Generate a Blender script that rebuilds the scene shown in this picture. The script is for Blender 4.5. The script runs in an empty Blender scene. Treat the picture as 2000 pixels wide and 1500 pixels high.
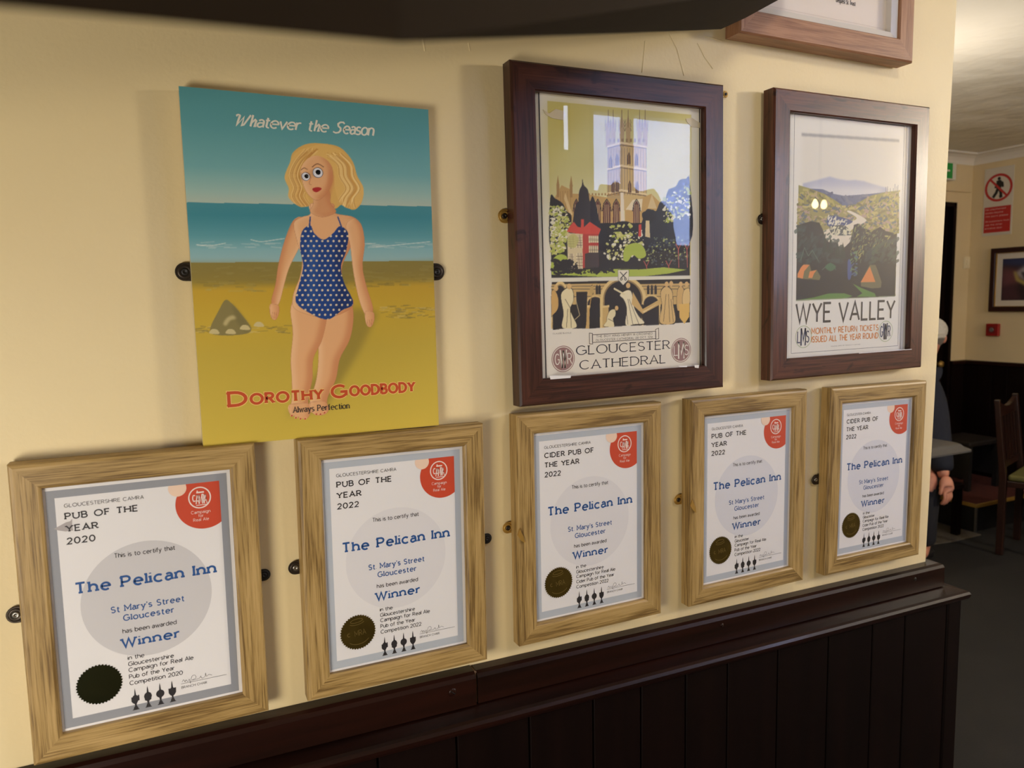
import bpy, bmesh, math, random
import numpy as np
from mathutils import Vector, Matrix, Euler
random.seed(7); PI = math.pi
S = bpy.context.scene; COL = S.collection
# ------------------------------------------------------------------ camera, world, lights, exposure
FPX, YAW, PIT, ROLL, CD = 1447.8, math.radians(25.1414), math.radians(6.1506), math.radians(-1.1718), 1.05263
_f = np.array([math.sin(YAW)*math.cos(PIT), math.cos(YAW)*math.cos(PIT), -math.sin(PIT)])
_r = np.array([math.cos(YAW), -math.sin(YAW), 0.0]); _u = np.cross(_r, _f)
_r, _u = _r*math.cos(ROLL)+_u*math.sin(ROLL), -_r*math.sin(ROLL)+_u*math.cos(ROLL)
CAM = np.array([0.0, -CD, 0.0])
cd = bpy.data.cameras.new('camera'); cam = bpy.data.objects.new('camera', cd); COL.objects.link(cam)
cam.matrix_world = Matrix(((_r[0], _u[0], -_f[0], CAM[0]), (_r[1], _u[1], -_f[1], CAM[1]), (_r[2], _u[2], -_f[2], CAM[2]), (0, 0, 0, 1)))
cd.sensor_width = 36; cd.lens = FPX/2000*36; cd.clip_start = 0.01
cd.dof.use_dof = True; cd.dof.focus_distance = 1.22; cd.dof.aperture_fstop = 7.6
S.camera = cam
S.view_settings.view_transform = 'Standard'; S.view_settings.look = 'None'
S.view_settings.gamma = 1; S.view_settings.use_curve_mapping = False; S.view_settings.exposure = 0.0
W = bpy.data.worlds.new('world'); S.world = W; W.use_nodes = True
W.node_tree.nodes['Background'].inputs[0].default_value = (0.75, 0.85, 1, 1); W.node_tree.nodes['Background'].inputs[1].default_value = 1.0
def area(name, loc, target, size, power, col, shape='DISK'):
    l = bpy.data.lights.new(name, 'AREA'); l.shape = shape; l.size = size; l.energy = power; l.color = col
    o = bpy.data.objects.new(name, l); COL.objects.link(o); o.location = loc
    o.rotation_euler = (Vector(target)-Vector(loc)).to_track_quat('-Z', 'Y').to_euler(); return o
def point(name, loc, r, power, col):
    l = bpy.data.lights.new(name, 'POINT'); l.shadow_soft_size = r; l.energy = power; l.color = col
    o = bpy.data.objects.new(name, l); COL.objects.link(o); o.location = loc; return o
WARM = (1.0, 0.92, 0.81)
area('ceiling_light_right', (4.4, -1.85, .72), (.5, 0, 0), .4, 62, (1, .90, .74))
area('ceiling_light_middle', (.95, -1.15, .96), (.85, 0, -.5), .25, 5.5, WARM)
area('low_light_left', (-.8, -1.2, -.50), (.25, 0, -.65), .6, 16.5, WARM)  # unseen source on the left, set low to brighten the lower wall
point('uplighter_passage', (2.8, 1.08, .42), .06, 19.0, (1, .90, .76))
point('far_room_lamp', (3.4, -1.0, .6), .12, 1.6, (1, .88, .72))

def Yp(px, py, y=0.0):                     # point of the vertical plane y seen at a photo pixel
    d = _f+_r*(px-1000)/FPX-_u*(py-750)/FPX
    return CAM+d*(y-CAM[1])/d[1]
def Dp(px, py, t):
    return CAM+(_f+_r*(px-1000)/FPX-_u*(py-750)/FPX)*t
# ------------------------------------------------------------------ helpers
def s2l(c):
    c = np.asarray(c, float)/255.0
    return np.where(c <= .04045, c/12.92, ((c+.055)/1.055)**2.4)
def rgb(r, g, b): return tuple(s2l((r, g, b)))+(1.0,)
def tag(o, label=None, cat=None, group=None, kind=None):
    if label: o['label'] = label
    if cat: o['category'] = cat
    if group: o['group'] = group
    if kind: o['kind'] = kind
    return o
def empty(name, loc=(0, 0, 0), rot=(0, 0, 0), parent=None):
    o = bpy.data.objects.new(name, None); COL.objects.link(o); o.location = loc; o.rotation_euler = rot; o.empty_display_size = .05
    if parent: o.parent = parent
    return o
def link(name, me, mat, parent=None, loc=(0, 0, 0), rot=(0, 0, 0)):
    o = bpy.data.objects.new(name, me); COL.objects.link(o); o.location = loc; o.rotation_euler = rot
    if mat and not me.materials: me.materials.append(mat)
    if parent: o.parent = parent
    return o
class MB:
    def __init__(s): s.v = []; s.f = []
    def add(s, vs, fs):
        n = len(s.v); s.v += [tuple(map(float, p)) for p in vs]; s.f += [tuple(i+n for i in q) for q in fs]; return s
    def box(s, x0, x1, y0, y1, z0, z1):
        return s.add([(x0,y0,z0),(x1,y0,z0),(x1,y1,z0),(x0,y1,z0),(x0,y0,z1),(x1,y0,z1),(x1,y1,z1),(x0,y1,z1)],
                     [(0,3,2,1),(4,5,6,7),(0,1,5,4),(1,2,6,5),(2,3,7,6),(3,0,4,7)])
    def poly(s, pts, y):                    # flat polygon in the xz plane facing -y, pts anticlockwise as seen from -y
        return s.add([(p[0], y, p[1]) for p in pts], [tuple(range(len(pts)))])
    def prism(s, pts, y0, y1):              # xz outline extruded y0 (front, smaller) .. y1
        n = len(pts); a = [(p[0], y0, p[1]) for p in pts]+[(p[0], y1, p[1]) for p in pts]
        return s.add(a, [tuple(range(n)), tuple(range(2*n-1, n-1, -1))]+[(i, i+n, (i+1) % n+n, (i+1) % n) for i in range(n)])
    def ext(s, prof, x0, x1):               # yz profile extruded along x
        n = len(prof); a = [(x0, p[0], p[1]) for p in prof]+[(x1, p[0], p[1]) for p in prof]
        return s.add(a, [tuple(range(n)), tuple(range(2*n-1, n-1, -1))]+[(i, i+n, (i+1) % n+n, (i+1) % n) for i in range(n)])
    def lathe(s, prof, c=(0, 0, 0), n=24, axis='z'):
        vs = []; m = len(prof)
        for i in range(n):
            a = 2*PI*i/n
            for r, h in prof:
                if axis == 'z': vs.append((c[0]+r*math.cos(a), c[1]+r*math.sin(a), c[2]+h))
                else: vs.append((c[0]+r*math.cos(a), c[1]+h, c[2]+r*math.sin(a)))
        fs = [(i*m+j, ((i+1) % n)*m+j, ((i+1) % n)*m+j+1, i*m+j+1) for i in range(n) for j in range(m-1)]
        return s.add(vs, fs)
    def mesh(s, name, smooth=False, recalc=True):
        me = bpy.data.meshes.new(name); me.from_pydata(s.v, [], s.f); me.update()
        if recalc:
            bm = bmesh.new(); bm.from_mesh(me); bmesh.ops.recalc_face_normals(bm, faces=bm.faces); bm.to_mesh(me); bm.free()
        if smooth:
            me.polygons.foreach_set('use_smooth', [True]*len(me.polygons))
        return me
    def obj(s, name, mat, parent=None, loc=(0, 0, 0), rot=(0, 0, 0), smooth=False, bevel=0, seg=2, recalc=True):
        o = link(name, s.mesh(name, smooth, recalc), mat, parent, loc, rot)
        if bevel:
            m = o.modifiers.new('bevel', 'BEVEL'); m.width = bevel; m.segments = seg; m.limit_method = 'ANGLE'; m.angle_limit = math.radians(40)
        return o
def circ(cx, cy, r, n=48, ry=None, a0=0):
    return [(cx+r*math.cos(a0+2*PI*i/n), cy+(ry or r)*math.sin(a0+2*PI*i/n)) for i in range(n)]
# ------------------------------------------------------------------ materials
def new_mat(name):
    m = bpy.data.materials.new(name); m.use_nodes = True
    return m, m.node_tree.nodes, m.node_tree.links, m.node_tree.nodes['Principled BSDF']
def flat(name, col, rough=.6, metal=0, spec=.5, coat=0):
    m, N, L, B = new_mat(name); B.inputs['Base Color'].default_value = rgb(*col); B.inputs['Roughness'].default_value = rough
    B.inputs['Metallic'].default_value = metal; B.inputs['Specular IOR Level'].default_value = spec; B.inputs['Coat Weight'].default_value = coat
    return m
def noisy(name, c1, c2, scale=(1, 1, 1), nscale=5, detail=6, rough=.5, bump=.1, dist=.002, ramp=(.35, .65), coat=0, metal=0, spec=.5, c3=None, nrough=.55, distort=0, coords='Object', random_off=True, bscale=None):
    m, N, L, B = new_mat(name)
    tc = N.new('ShaderNodeTexCoord'); mp = N.new('ShaderNodeMapping'); mp.inputs['Scale'].default_value = scale
    L.new(tc.outputs[coords], mp.inputs[0])
    if random_off:
        oi = N.new('ShaderNodeObjectInfo'); mu = N.new('ShaderNodeMath'); mu.operation = 'MULTIPLY'; mu.inputs[1].default_value = 37.0
        L.new(oi.outputs['Random'], mu.inputs[0]); cx = N.new('ShaderNodeCombineXYZ')
        for i in range(3): L.new(mu.outputs[0], cx.inputs[i])
        L.new(cx.outputs[0], mp.inputs['Location'])
    n = N.new('ShaderNodeTexNoise'); n.inputs['Scale'].default_value = nscale; n.inputs['Detail'].default_value = detail
    n.inputs['Roughness'].default_value = nrough; n.inputs['Distortion'].default_value = distort
    L.new(mp.outputs[0], n.inputs['Vector'])
    r = N.new('ShaderNodeValToRGB'); r.color_ramp.elements[0].position = ramp[0]; r.color_ramp.elements[1].position = ramp[1]
    r.color_ramp.elements[0].color = rgb(*c1); r.color_ramp.elements[1].color = rgb(*c2)
    if c3: e = r.color_ramp.elements.new((ramp[0]+ramp[1])/2); e.color = rgb(*c3)
    L.new(n.outputs['Fac'], r.inputs[0]); L.new(r.outputs[0], B.inputs['Base Color'])
    B.inputs['Roughness'].default_value = rough; B.inputs['Coat Weight'].default_value = coat; B.inputs['Metallic'].default_value = metal
    B.inputs['Specular IOR Level'].default_value = spec; B.inputs['Coat Roughness'].default_value = .12
    if bump:
        b = N.new('ShaderNodeBump'); b.inputs['Strength'].default_value = bump; b.inputs['Distance'].default_value = dist
        if bscale:
            n2 = N.new('ShaderNodeTexNoise'); n2.inputs['Scale'].default_value = bscale; n2.inputs['Detail'].default_value = 4
            L.new(tc.outputs[coords], n2.inputs['Vector']); L.new(n2.outputs['Fac'], b.inputs['Height'])
        else: L.new(n.outputs['Fac'], b.inputs['Height'])
        L.new(b.outputs[0], B.inputs['Normal'])
    return m
def wood(name, dark, mid, light, rough=.45, fine=1.0, coat=0, bump=.25, spec=.4, knots=None):
    m, N, L, B = new_mat(name)
    tc = N.new('ShaderNodeTexCoord'); mp = N.new('ShaderNodeMapping')
    oi = N.new('ShaderNodeObjectInfo'); mu = N.new('ShaderNodeMath'); mu.operation = 'MULTIPLY'; mu.inputs[1].default_value = 29.0
    L.new(oi.outputs['Random'], mu.inputs[0]); cx = N.new('ShaderNodeCombineXYZ'); [L.new(mu.outputs[0], cx.inputs[i]) for i in range(3)]
    L.new(tc.outputs['Object'], mp.inputs[0]); L.new(cx.outputs[0], mp.inputs['Location'])
    mp.inputs['Scale'].default_value = (4*fine, 60*fine, 60*fine)
    n = N.new('ShaderNodeTexNoise'); n.inputs['Scale'].default_value = 1.0; n.inputs['Detail'].default_value = 3; n.inputs['Distortion'].default_value = .9
    L.new(mp.outputs[0], n.inputs['Vector'])
    mp2 = N.new('ShaderNodeMapping'); mp2.inputs['Scale'].default_value = (14*fine, 520*fine, 520*fine)
    L.new(tc.outputs['Object'], mp2.inputs[0]); L.new(cx.outputs[0], mp2.inputs['Location'])
    n2 = N.new('ShaderNodeTexNoise'); n2.inputs['Scale'].default_value = 1.0; n2.inputs['Detail'].default_value = 5; n2.inputs['Roughness'].default_value = .6
    L.new(mp2.outputs[0], n2.inputs['Vector'])
    ad = N.new('ShaderNodeMix'); ad.data_type = 'FLOAT'; ad.inputs[0].default_value = .55; L.new(n.outputs['Fac'], ad.inputs[2]); L.new(n2.outputs['Fac'], ad.inputs[3])
    r = N.new('ShaderNodeValToRGB'); r.color_ramp.elements[0].position = .40; r.color_ramp.elements[1].position = .60
    r.color_ramp.elements[0].color = rgb(*dark); r.color_ramp.elements[1].color = rgb(*light); e = r.color_ramp.elements.new(.5); e.color = rgb(*mid)
    L.new(ad.outputs[0], r.inputs[0]); out = r.outputs[0]
    if knots:
        mp3 = N.new('ShaderNodeMapping'); mp3.inputs['Scale'].default_value = (14, 30, 30); L.new(tc.outputs['Object'], mp3.inputs[0]); L.new(cx.outputs[0], mp3.inputs['Location'])
        n3 = N.new('ShaderNodeTexNoise'); n3.inputs['Scale'].default_value = 1; n3.inputs['Detail'].default_value = 4; n3.inputs['Distortion'].default_value = 1.5; L.new(mp3.outputs[0], n3.inputs['Vector'])
        r3 = N.new('ShaderNodeValToRGB'); r3.color_ramp.elements[0].position = .60; r3.color_ramp.elements[1].position = .70
        r3.color_ramp.elements[0].color = (0, 0, 0, 1); r3.color_ramp.elements[1].color = (1, 1, 1, 1); L.new(n3.outputs['Fac'], r3.inputs[0])
        mx = N.new('ShaderNodeMix'); mx.data_type = 'RGBA'; L.new(r3.outputs[0], mx.inputs[0]); L.new(out, mx.inputs[6]); mx.inputs[7].default_value = rgb(*knots); out = mx.outputs[2]
    L.new(out, B.inputs['Base Color'])
    B.inputs['Roughness'].default_value = rough; B.inputs['Coat Weight'].default_value = coat; B.inputs['Coat Roughness'].default_value = .1; B.inputs['Specular IOR Level'].default_value = spec
    b = N.new('ShaderNodeBump'); b.inputs['Strength'].default_value = bump; b.inputs['Distance'].default_value = .0008; L.new(ad.outputs[0], b.inputs['Height']); L.new(b.outputs[0], B.inputs['Normal'])
    return m
def glass_mat(name, ior=1.5, rough=0.0):
    m = bpy.data.materials.new(name); m.use_nodes = True; N = m.node_tree.nodes; L = m.node_tree.links; N.clear()
    o = N.new('ShaderNodeOutputMaterial'); mx = N.new('ShaderNodeMixShader'); t = N.new('ShaderNodeBsdfTransparent'); g = N.new('ShaderNodeBsdfGlossy')
    g.inputs['Roughness'].default_value = rough; fr = N.new('ShaderNodeFresnel'); geo = N.new('ShaderNodeNewGeometry'); mr = N.new('ShaderNodeMapRange')
    mr.inputs[3].default_value = ior; mr.inputs[4].default_value = 1/ior; L.new(geo.outputs['Backfacing'], mr.inputs[0]); L.new(mr.outputs[0], fr.inputs['IOR'])   # a thin pane reflects alike from both sides
    L.new(fr.outputs[0], mx.inputs[0]); L.new(t.outputs[0], mx.inputs[1]); L.new(g.outputs[0], mx.inputs[2]); L.new(mx.outputs[0], o.inputs[0])
    return m
def emis(name, col, strength):
    m, N, L, B = new_mat(name); B.inputs['Base Color'].default_value = (0, 0, 0, 1); B.inputs['Emission Color'].default_value = rgb(*col); B.inputs['Emission Strength'].default_value = strength
    return m
def vcol_mat(name, rough=.55, spec=.4):
    m, N, L, B = new_mat(name); a = N.new('ShaderNodeAttribute'); a.attribute_name = 'ink'; L.new(a.outputs['Color'], B.inputs['Base Color'])
    B.inputs['Roughness'].default_value = rough; B.inputs['Specular IOR Level'].default_value = spec; return m
M = dict(
 wall=noisy('cream_paint', (228, 208, 160), (233, 214, 166), nscale=3, rough=.55, bump=.16, dist=.0025, bscale=130, random_off=False),
 wallfar=noisy('cream_paint_far', (222, 202, 158), (228, 208, 164), nscale=3, rough=.6, bump=.1, dist=.003, bscale=60, random_off=False),
 ceil=noisy('ceiling_paint', (232, 226, 212), (238, 232, 220), nscale=2, rough=.5, bump=.7, dist=.09, bscale=1.8, random_off=False),
 soffit=noisy('brown_soffit_paint', (42, 33, 22), (46, 36, 24), nscale=6, rough=.85, spec=.1, bump=.05, bscale=40),
 oak=wood('oak_effect', (112, 86, 46), (162, 133, 80), (182, 152, 98), rough=.45, fine=1.0, bump=.4),
 mahog=wood('mahogany_effect', (40, 20, 14), (64, 34, 25), (80, 45, 33), rough=.34, coat=.08, bump=.12, fine=.8, spec=.4, knots=(34, 16, 13)),
 walnut=wood('walnut_frame', (54, 28, 19), (80, 44, 31), (98, 56, 40), rough=.34, coat=.12, bump=.12, fine=.8, spec=.4, knots=(40, 20, 15)),
 redoak=wood('pale_brown_frame', (128, 88, 62), (152, 108, 78), (168, 124, 92), rough=.4, bump=.12, fine=1.2),
 dado=noisy('dark_varnish', (22, 8, 5), (38, 15, 9), scale=(2, 40, 40), nscale=1.2, rough=.34, bump=.15, dist=.001, coat=.12, spec=.25),
 dado_v=noisy('dark_varnish_boards', (11, 3, 2), (18, 6, 4), scale=(20, 20, 1.5), nscale=1.2, rough=.5, bump=.12, dist=.001, spec=.15),
 paper=flat('white_paper', (232, 230, 230), .6), grey=flat('grey_print', (148, 151, 158), .6), lgrey=flat('pale_grey_print', (182, 189, 198), .6),
 circ_d=flat('grey_circle_print', (206, 204, 206), .6), circ_l=flat('faint_circle_print', (224, 222, 224), .6), circ_m=flat('soft_circle_print', (218, 218, 224), .6),
 ink=flat('black_ink', (34, 32, 38), .55), blue=flat('blue_ink', (18, 80, 146), .55), white=flat('white_ink', (240, 226, 218), .55),
 red=flat('orange_red_ink', (203, 68, 36), .55), peach=flat('peach_ink', (240, 210, 186), .6),
 gold=noisy('gold_foil', (92, 78, 30), (112, 96, 40), nscale=30, rough=.28, bump=.15, dist=.001, metal=.85), gold_l=flat('raised_foil', (190, 168, 95), .3, .8),
 glass=glass_mat('picture_glass'),
 black=flat('black_plastic', (22, 20, 20), .5), brass=flat('brass', (176, 138, 66), .45, .45), bronze=flat('dark_bronze', (62, 54, 46), .4, .7), steel=flat('steel', (150, 148, 142), .3, .9),
 silver=flat('silver_slip', (222, 216, 208), .35, .2), canvas_edge=flat('canvas_edge', (206, 192, 150), .7),
)
# ------------------------------------------------------------------ stroke lettering
G = {
'A': ('.74', '0,0 .37,1 .74,0|.13,.33 .61,.33', '0,0;.74,0'), 'B': ('.6', '0,0 0,1 .3,1 @.3,.765,.24,.235,90,-90 0,.53|.3,.53 @.33,.265,.27,.265,90,-90 0,0', '0,0,.1,0;0,1,.1,0'),
'C': ('.8', '@.44,.5,.44,.5,46,314', ''), 'D': ('.74', '0,0 0,1 .26,1 @.26,.5,.48,.5,90,-90 0,0', '0,0,.1,0;0,1,.1,0'),
'E': ('.54', '.54,1 0,1 0,0 .54,0|0,.52 .46,.52', '0,0,.1,0;0,1,.1,0'), 'F': ('.52', '.52,1 0,1 0,0|0,.5 .44,.5', '0,0;0,1,.1,0'),
'G': ('.86', '@.44,.5,.44,.5,46,322|.5,.46 .84,.46 .84,.12', ''), 'H': ('.7', '0,0 0,1|.7,0 .7,1|0,.52 .7,.52', '0,0;.7,0;0,1;.7,1'),
'I': ('0', '0,0 0,1', '0,0,.15,.15;0,1,.15,.15'), 'J': ('.42', '.42,1 .42,.22 @.22,.22,.2,.22,0,-160', '.42,1'), 'K': ('.64', '0,0 0,1|.6,1 0,.42|.2,.6 .64,0', '0,0;0,1'),
'L': ('.5', '0,1 0,0 .5,0', '0,1;0,0,.1,0'), 'M': ('.86', '0,0 0,1 .43,.28 .86,1 .86,0', '0,0;.86,0;0,1,.1,0;.86,1,0,.1'), 'N': ('.72', '0,0 0,1 .72,0 .72,1', '0,0;.72,1;0,1,.1,0'),
'O': ('.92', '@.46,.5,.46,.5,90,450', ''), 'P': ('.58', '0,0 0,1 .3,1 @.3,.73,.28,.27,90,-90 0,.46', '0,0;0,1,.1,0'), 'Q': ('.92', '@.46,.5,.46,.5,90,450|.6,.2 .9,-.08', ''),
'R': ('.62', '0,0 0,1 .3,1 @.3,.74,.27,.26,90,-90 0,.48|.3,.48 .6,0', '0,0;.6,0,.02,.1;0,1,.1,0'), 'S': ('.56', '@.28,.755,.26,.245,32,270 @.28,.255,.28,.255,90,-148', ''),
'T': ('.64', '0,1 .64,1|.32,1 .32,0', '.32,0'), 'U': ('.7', '0,1 0,.36 @.35,.36,.35,.36,180,360 .7,1', '0,1;.7,1'), 'V': ('.72', '0,1 .36,0 .72,1', '0,1;.72,1'),
'W': ('1.06', '0,1 .28,0 .53,.96 .78,0 1.06,1', '0,1;1.06,1'), 'X': ('.66', '0,0 .66,1|0,1 .66,0', '0,0;.66,0;0,1;.66,1'), 'Y': ('.68', '0,1 .34,.46 .68,1|.34,.46 .34,0', '.34,0;0,1;.68,1'), 'Z': ('.6', '0,1 .6,1 0,0 .6,0', ''),
'a': ('.46', '@.24,.46,.21,.22,150,0 .45,0|.45,.4 .2,.4 @.2,.2,.2,.2,90,270 .45,.12', '.45,0,0,.1'), 'b': ('.58', '0,0 0,1|@.29,.34,.29,.34,180,540', '0,1,.1,0'), 'c': ('.54', '@.32,.34,.32,.34,46,314', ''),
'd': ('.58', '.58,0 .58,1|@.29,.34,.29,.34,0,360', '.58,1,.1,0;.58,0,0,.1'), 'e': ('.6', '.02,.36 .6,.36 @.31,.34,.3,.34,5,312', ''), 'f': ('.34', '.38,.97 @.32,.8,.18,.18,75,180 .14,0|0,.66 .34,.66', '.14,0'),
'g': ('.58', '@.29,.34,.29,.34,0,360|.58,.68 .58,-.06 @.3,-.06,.28,.22,0,-150', '.58,.67,0,.08'), 'h': ('.52', '0,0 0,1|0,.4 @.26,.4,.26,.28,180,0 .52,0', '0,0;.52,0;0,1,.1,0'),
'i': ('0', '0,0 0,.68|0,.88 0,.98', '0,0;0,.68,.1,0'), 'j': ('.1', '.1,.68 .1,-.1 @-.05,-.1,.15,.15,0,-90|.1,.88 .1,.98', ''), 'k': ('.5', '0,0 0,1|.48,.68 0,.26|.18,.42 .5,0', '0,0;0,1,.1,0'), 'l': ('0', '0,0 0,1', '0,0;0,1,.1,0'),
'm': ('.88', '0,0 0,.68|0,.44 @.22,.44,.22,.24,180,0 .44,0|.44,.44 @.66,.44,.22,.24,180,0 .88,0', '0,0;.44,0;.88,0;0,.68,.1,0'), 'n': ('.52', '0,0 0,.68|0,.4 @.26,.4,.26,.28,180,0 .52,0', '0,0;.52,0;0,.68,.1,0'),
'o': ('.62', '@.31,.34,.31,.34,90,450', ''), 'p': ('.58', '0,-.3 0,.68|@.29,.34,.29,.34,180,540', '0,-.3;0,.68,.1,0'), 'q': ('.58', '.58,-.3 .58,.68|@.29,.34,.29,.34,0,360', '.58,-.3'),
'r': ('.32', '0,0 0,.68|0,.4 @.25,.4,.25,.26,180,70', '0,0,.1,.12;0,.68,.1,0'), 's': ('.44', '@.22,.51,.2,.17,28,270 @.22,.17,.22,.17,90,-150', ''), 't': ('.34', '.14,.9 .14,.18 @.31,.18,.17,.18,180,292|0,.66 .34,.66', ''),
'u': ('.52', '0,.68 0,.28 @.26,.28,.26,.28,180,360 .52,.68|.52,.68 .52,0', '0,.68,.1,0;.52,.68,.1,0;.52,0,0,.1'), 'v': ('.54', '0,.68 .27,0 .54,.68', '0,.68;.54,.68'), 'w': ('.82', '0,.68 .22,0 .41,.62 .6,0 .82,.68', '0,.68;.82,.68'),
'x': ('.5', '0,0 .5,.68|0,.68 .5,0', ''), 'y': ('.54', '0,.68 .28,0|.54,.68 .28,0 .18,-.2 .02,-.28', '0,.68;.54,.68'), 'z': ('.46', '0,.68 .46,.68 0,0 .46,0', ''),
'0': ('.64', '@.32,.5,.32,.5,90,450', ''), '1': ('.2', '0,.82 .2,1 .2,0', ''), '2': ('.56', '@.28,.72,.27,.28,168,-32 0,0 .57,0', ''), '4': ('.62', '.46,0 .46,1 0,.28 .62,.28', ''), '6': ('.58', '@.29,.3,.29,.3,0,360|.03,.4 .4,1', ''),
'8': ('.56', '@.28,.76,.24,.24,90,450|@.28,.27,.28,.27,90,450', ''), '.': ('0', '0,0 0,.06', ''), "'": ('0', '.02,1 0,.78', ''), ' ': ('.26', '', ''),
# script forms
'\x01': ('.93', '-.1,.86 @.05,.86,.13,.12,180,20 .12,.3 .1,.02 .5,.8 .48,.05 .62,.1 .98,1.02', ''),   # W
'\x02': ('.52', '.12,0 .12,1.05|.12,.3 .36,.66 .46,.55 .42,.05 .56,.06', ''),                               # h
'\x03': ('.85', '.95,.86 .8,1 .5,.98 .3,.82 .36,.62 .62,.46 .66,.26 .5,.06 .2,0 -.08,.1', ''),            # S
}
def glyph_paths(ch):
    w, body, ser = G[ch]; out = []
    for p in body.split('|'):
        pts = []
        for tk in p.split():
            if tk[0] == '@':
                cx, cy, rx, ry, a0, a1 = map(float, tk[1:].split(',')); n = max(4, int(abs(a1-a0)/17))
                pts += [(cx+rx*math.cos(math.radians(a0+(a1-a0)*i/n)), cy+ry*math.sin(math.radians(a0+(a1-a0)*i/n))) for i in range(n+1)]
            else: pts.append(tuple(map(float, tk.split(','))))
        q = []
        for a in pts:
            if not q or math.hypot(a[0]-q[-1][0], a[1]-q[-1][1]) > 1e-4: q.append(a)
        if len(q) > 1: out.append(q)
    return float(w), out, ser
def ribbon(mb, pts, hw, y, contrast=0.0, inset=0):
    closed = math.hypot(pts[0][0]-pts[-1][0], pts[0][1]-pts[-1][1]) < 1e-6 and len(pts) > 4
    if closed: pts = pts[:-1]
    n = len(pts); L = []; R = []; mb.__dict__['nr'] = (mb.__dict__.get('nr', 0)+1) % 9; y = y-.000011*mb.nr   # strokes that cross never share a plane
    for i in range(n):
        a = pts[(i-1) % n] if (closed or i > 0) else None; b = pts[i]; c = pts[(i+1) % n] if (closed or i < n-1) else None
        d1 = (b[0]-a[0], b[1]-a[1]) if a else None; d2 = (c[0]-b[0], c[1]-b[1]) if c else None
        if d1 is None: d1 = d2
        if d2 is None: d2 = d1
        l1 = math.hypot(*d1) or 1; l2 = math.hypot(*d2) or 1; n1 = (-d1[1]/l1, d1[0]/l1); n2 = (-d2[1]/l2, d2[0]/l2)
        m = (n1[0]+n2[0], n1[1]+n2[1]); lm = math.hypot(*m)
        if lm < .3: m = n1; k = 1
        else: m = (m[0]/lm, m[1]/lm); k = min(1/max(.3, m[0]*n1[0]+m[1]*n1[1]), 2.4)
        h = hw*(1-contrast*abs(m[1])**1.2)*k
        L.append((b[0]+m[0]*h, y, b[1]+m[1]*h)); R.append((b[0]-m[0]*h, y, b[1]-m[1]*h))
    vs = L+R; m = n if closed else n-1
    mb.add(vs, [(i, (i+1) % n, (i+1) % n+n, i+n) for i in range(m)])
def measure(text, sp):
    x = 0
    for ch in text: x += G[ch][0] and float(G[ch][0])+sp
    return x-sp
def put(mb, text, x0, z0, cap, x1=None, wt=.1, slab=False, contrast=0, shear=0, sp=.2, y=0, center=None, small=None, grow=0, arc=None):
    """one line of lettering, baseline at z0, cap height cap, fitted between x0 and x1"""
    mb.__dict__.setdefault('marks', []).append((len(mb.v), len(mb.f)))
    adv = []; x = 0; inx = wt*.5
    for k, ch in enumerate(text):
        sc = small if (small and ch.isalpha() and k > 0 and text[k-1] != ' ') else 1
        adv.append((x, sc)); x += (float(G[ch][0])*sc+sp)
    tot = x-sp; sx = (x1-x0)/(tot*cap) if x1 else 1.0
    if center is not None: x0 = center-tot*cap*sx/2
    for (gx, sc), ch in zip(adv, text):
        w, paths, ser = glyph_paths(ch)
        allp = list(paths); slabs = []
        if slab and ser:
            for t in ser.split(';'):
                v = list(map(float, t.split(','))); l, r = (v[2], v[3]) if len(v) == 4 else (.18, .18)
                l, r = (.165 if l == .1 else l, .165 if r == .1 else r); up = v[1] > .3; zz = v[1]-(wt*.5*slab if up else -wt*.5*slab)
                if v[1] < -.1: zz = v[1]
                ks = .8/max(.9, sx); slabs.append([(v[0]-l*ks, zz), (v[0]+r*ks, zz)])
        def tr(p):
            px_, pz_ = p[0]*sc, p[1]*sc
            if not slabs and not shear: pass
            pz_ = wt*.5+pz_*(1-wt) if pz_ >= -.01 and sc == 1 else pz_
            return (x0+(gx+px_+shear*pz_)*cap*sx, z0+pz_*cap)
        for q in allp: ribbon(mb, [tr(p) for p in q], (wt*.5)*cap+grow, y, contrast)
        for q in slabs: ribbon(mb, [tr(p) for p in q], (wt*.5*(.45 if slab < 1 else .9))*cap+grow, y)
    return mb
def split_obj(mb, name, mat, parent, recalc=False):
    """each line of lettering becomes an object of its own"""
    mk = sorted(set(([(0, 0)] if mb.marks[0] != (0, 0) else [])+mb.marks))+[(len(mb.v), len(mb.f))]; o = None
    for (v0, f0), (v1, f1) in zip(mk[:-1], mk[1:]):
        if f1 > f0: q = MB(); q.v = mb.v[v0:v1]; q.f = [tuple(i-v0 for i in f) for f in mb.f[f0:f1]]; o = q.obj(name, mat, parent, recalc=recalc)
    return o
def mark(mb): mb.__dict__.setdefault('marks', []).append((len(mb.v), len(mb.f)))
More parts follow.
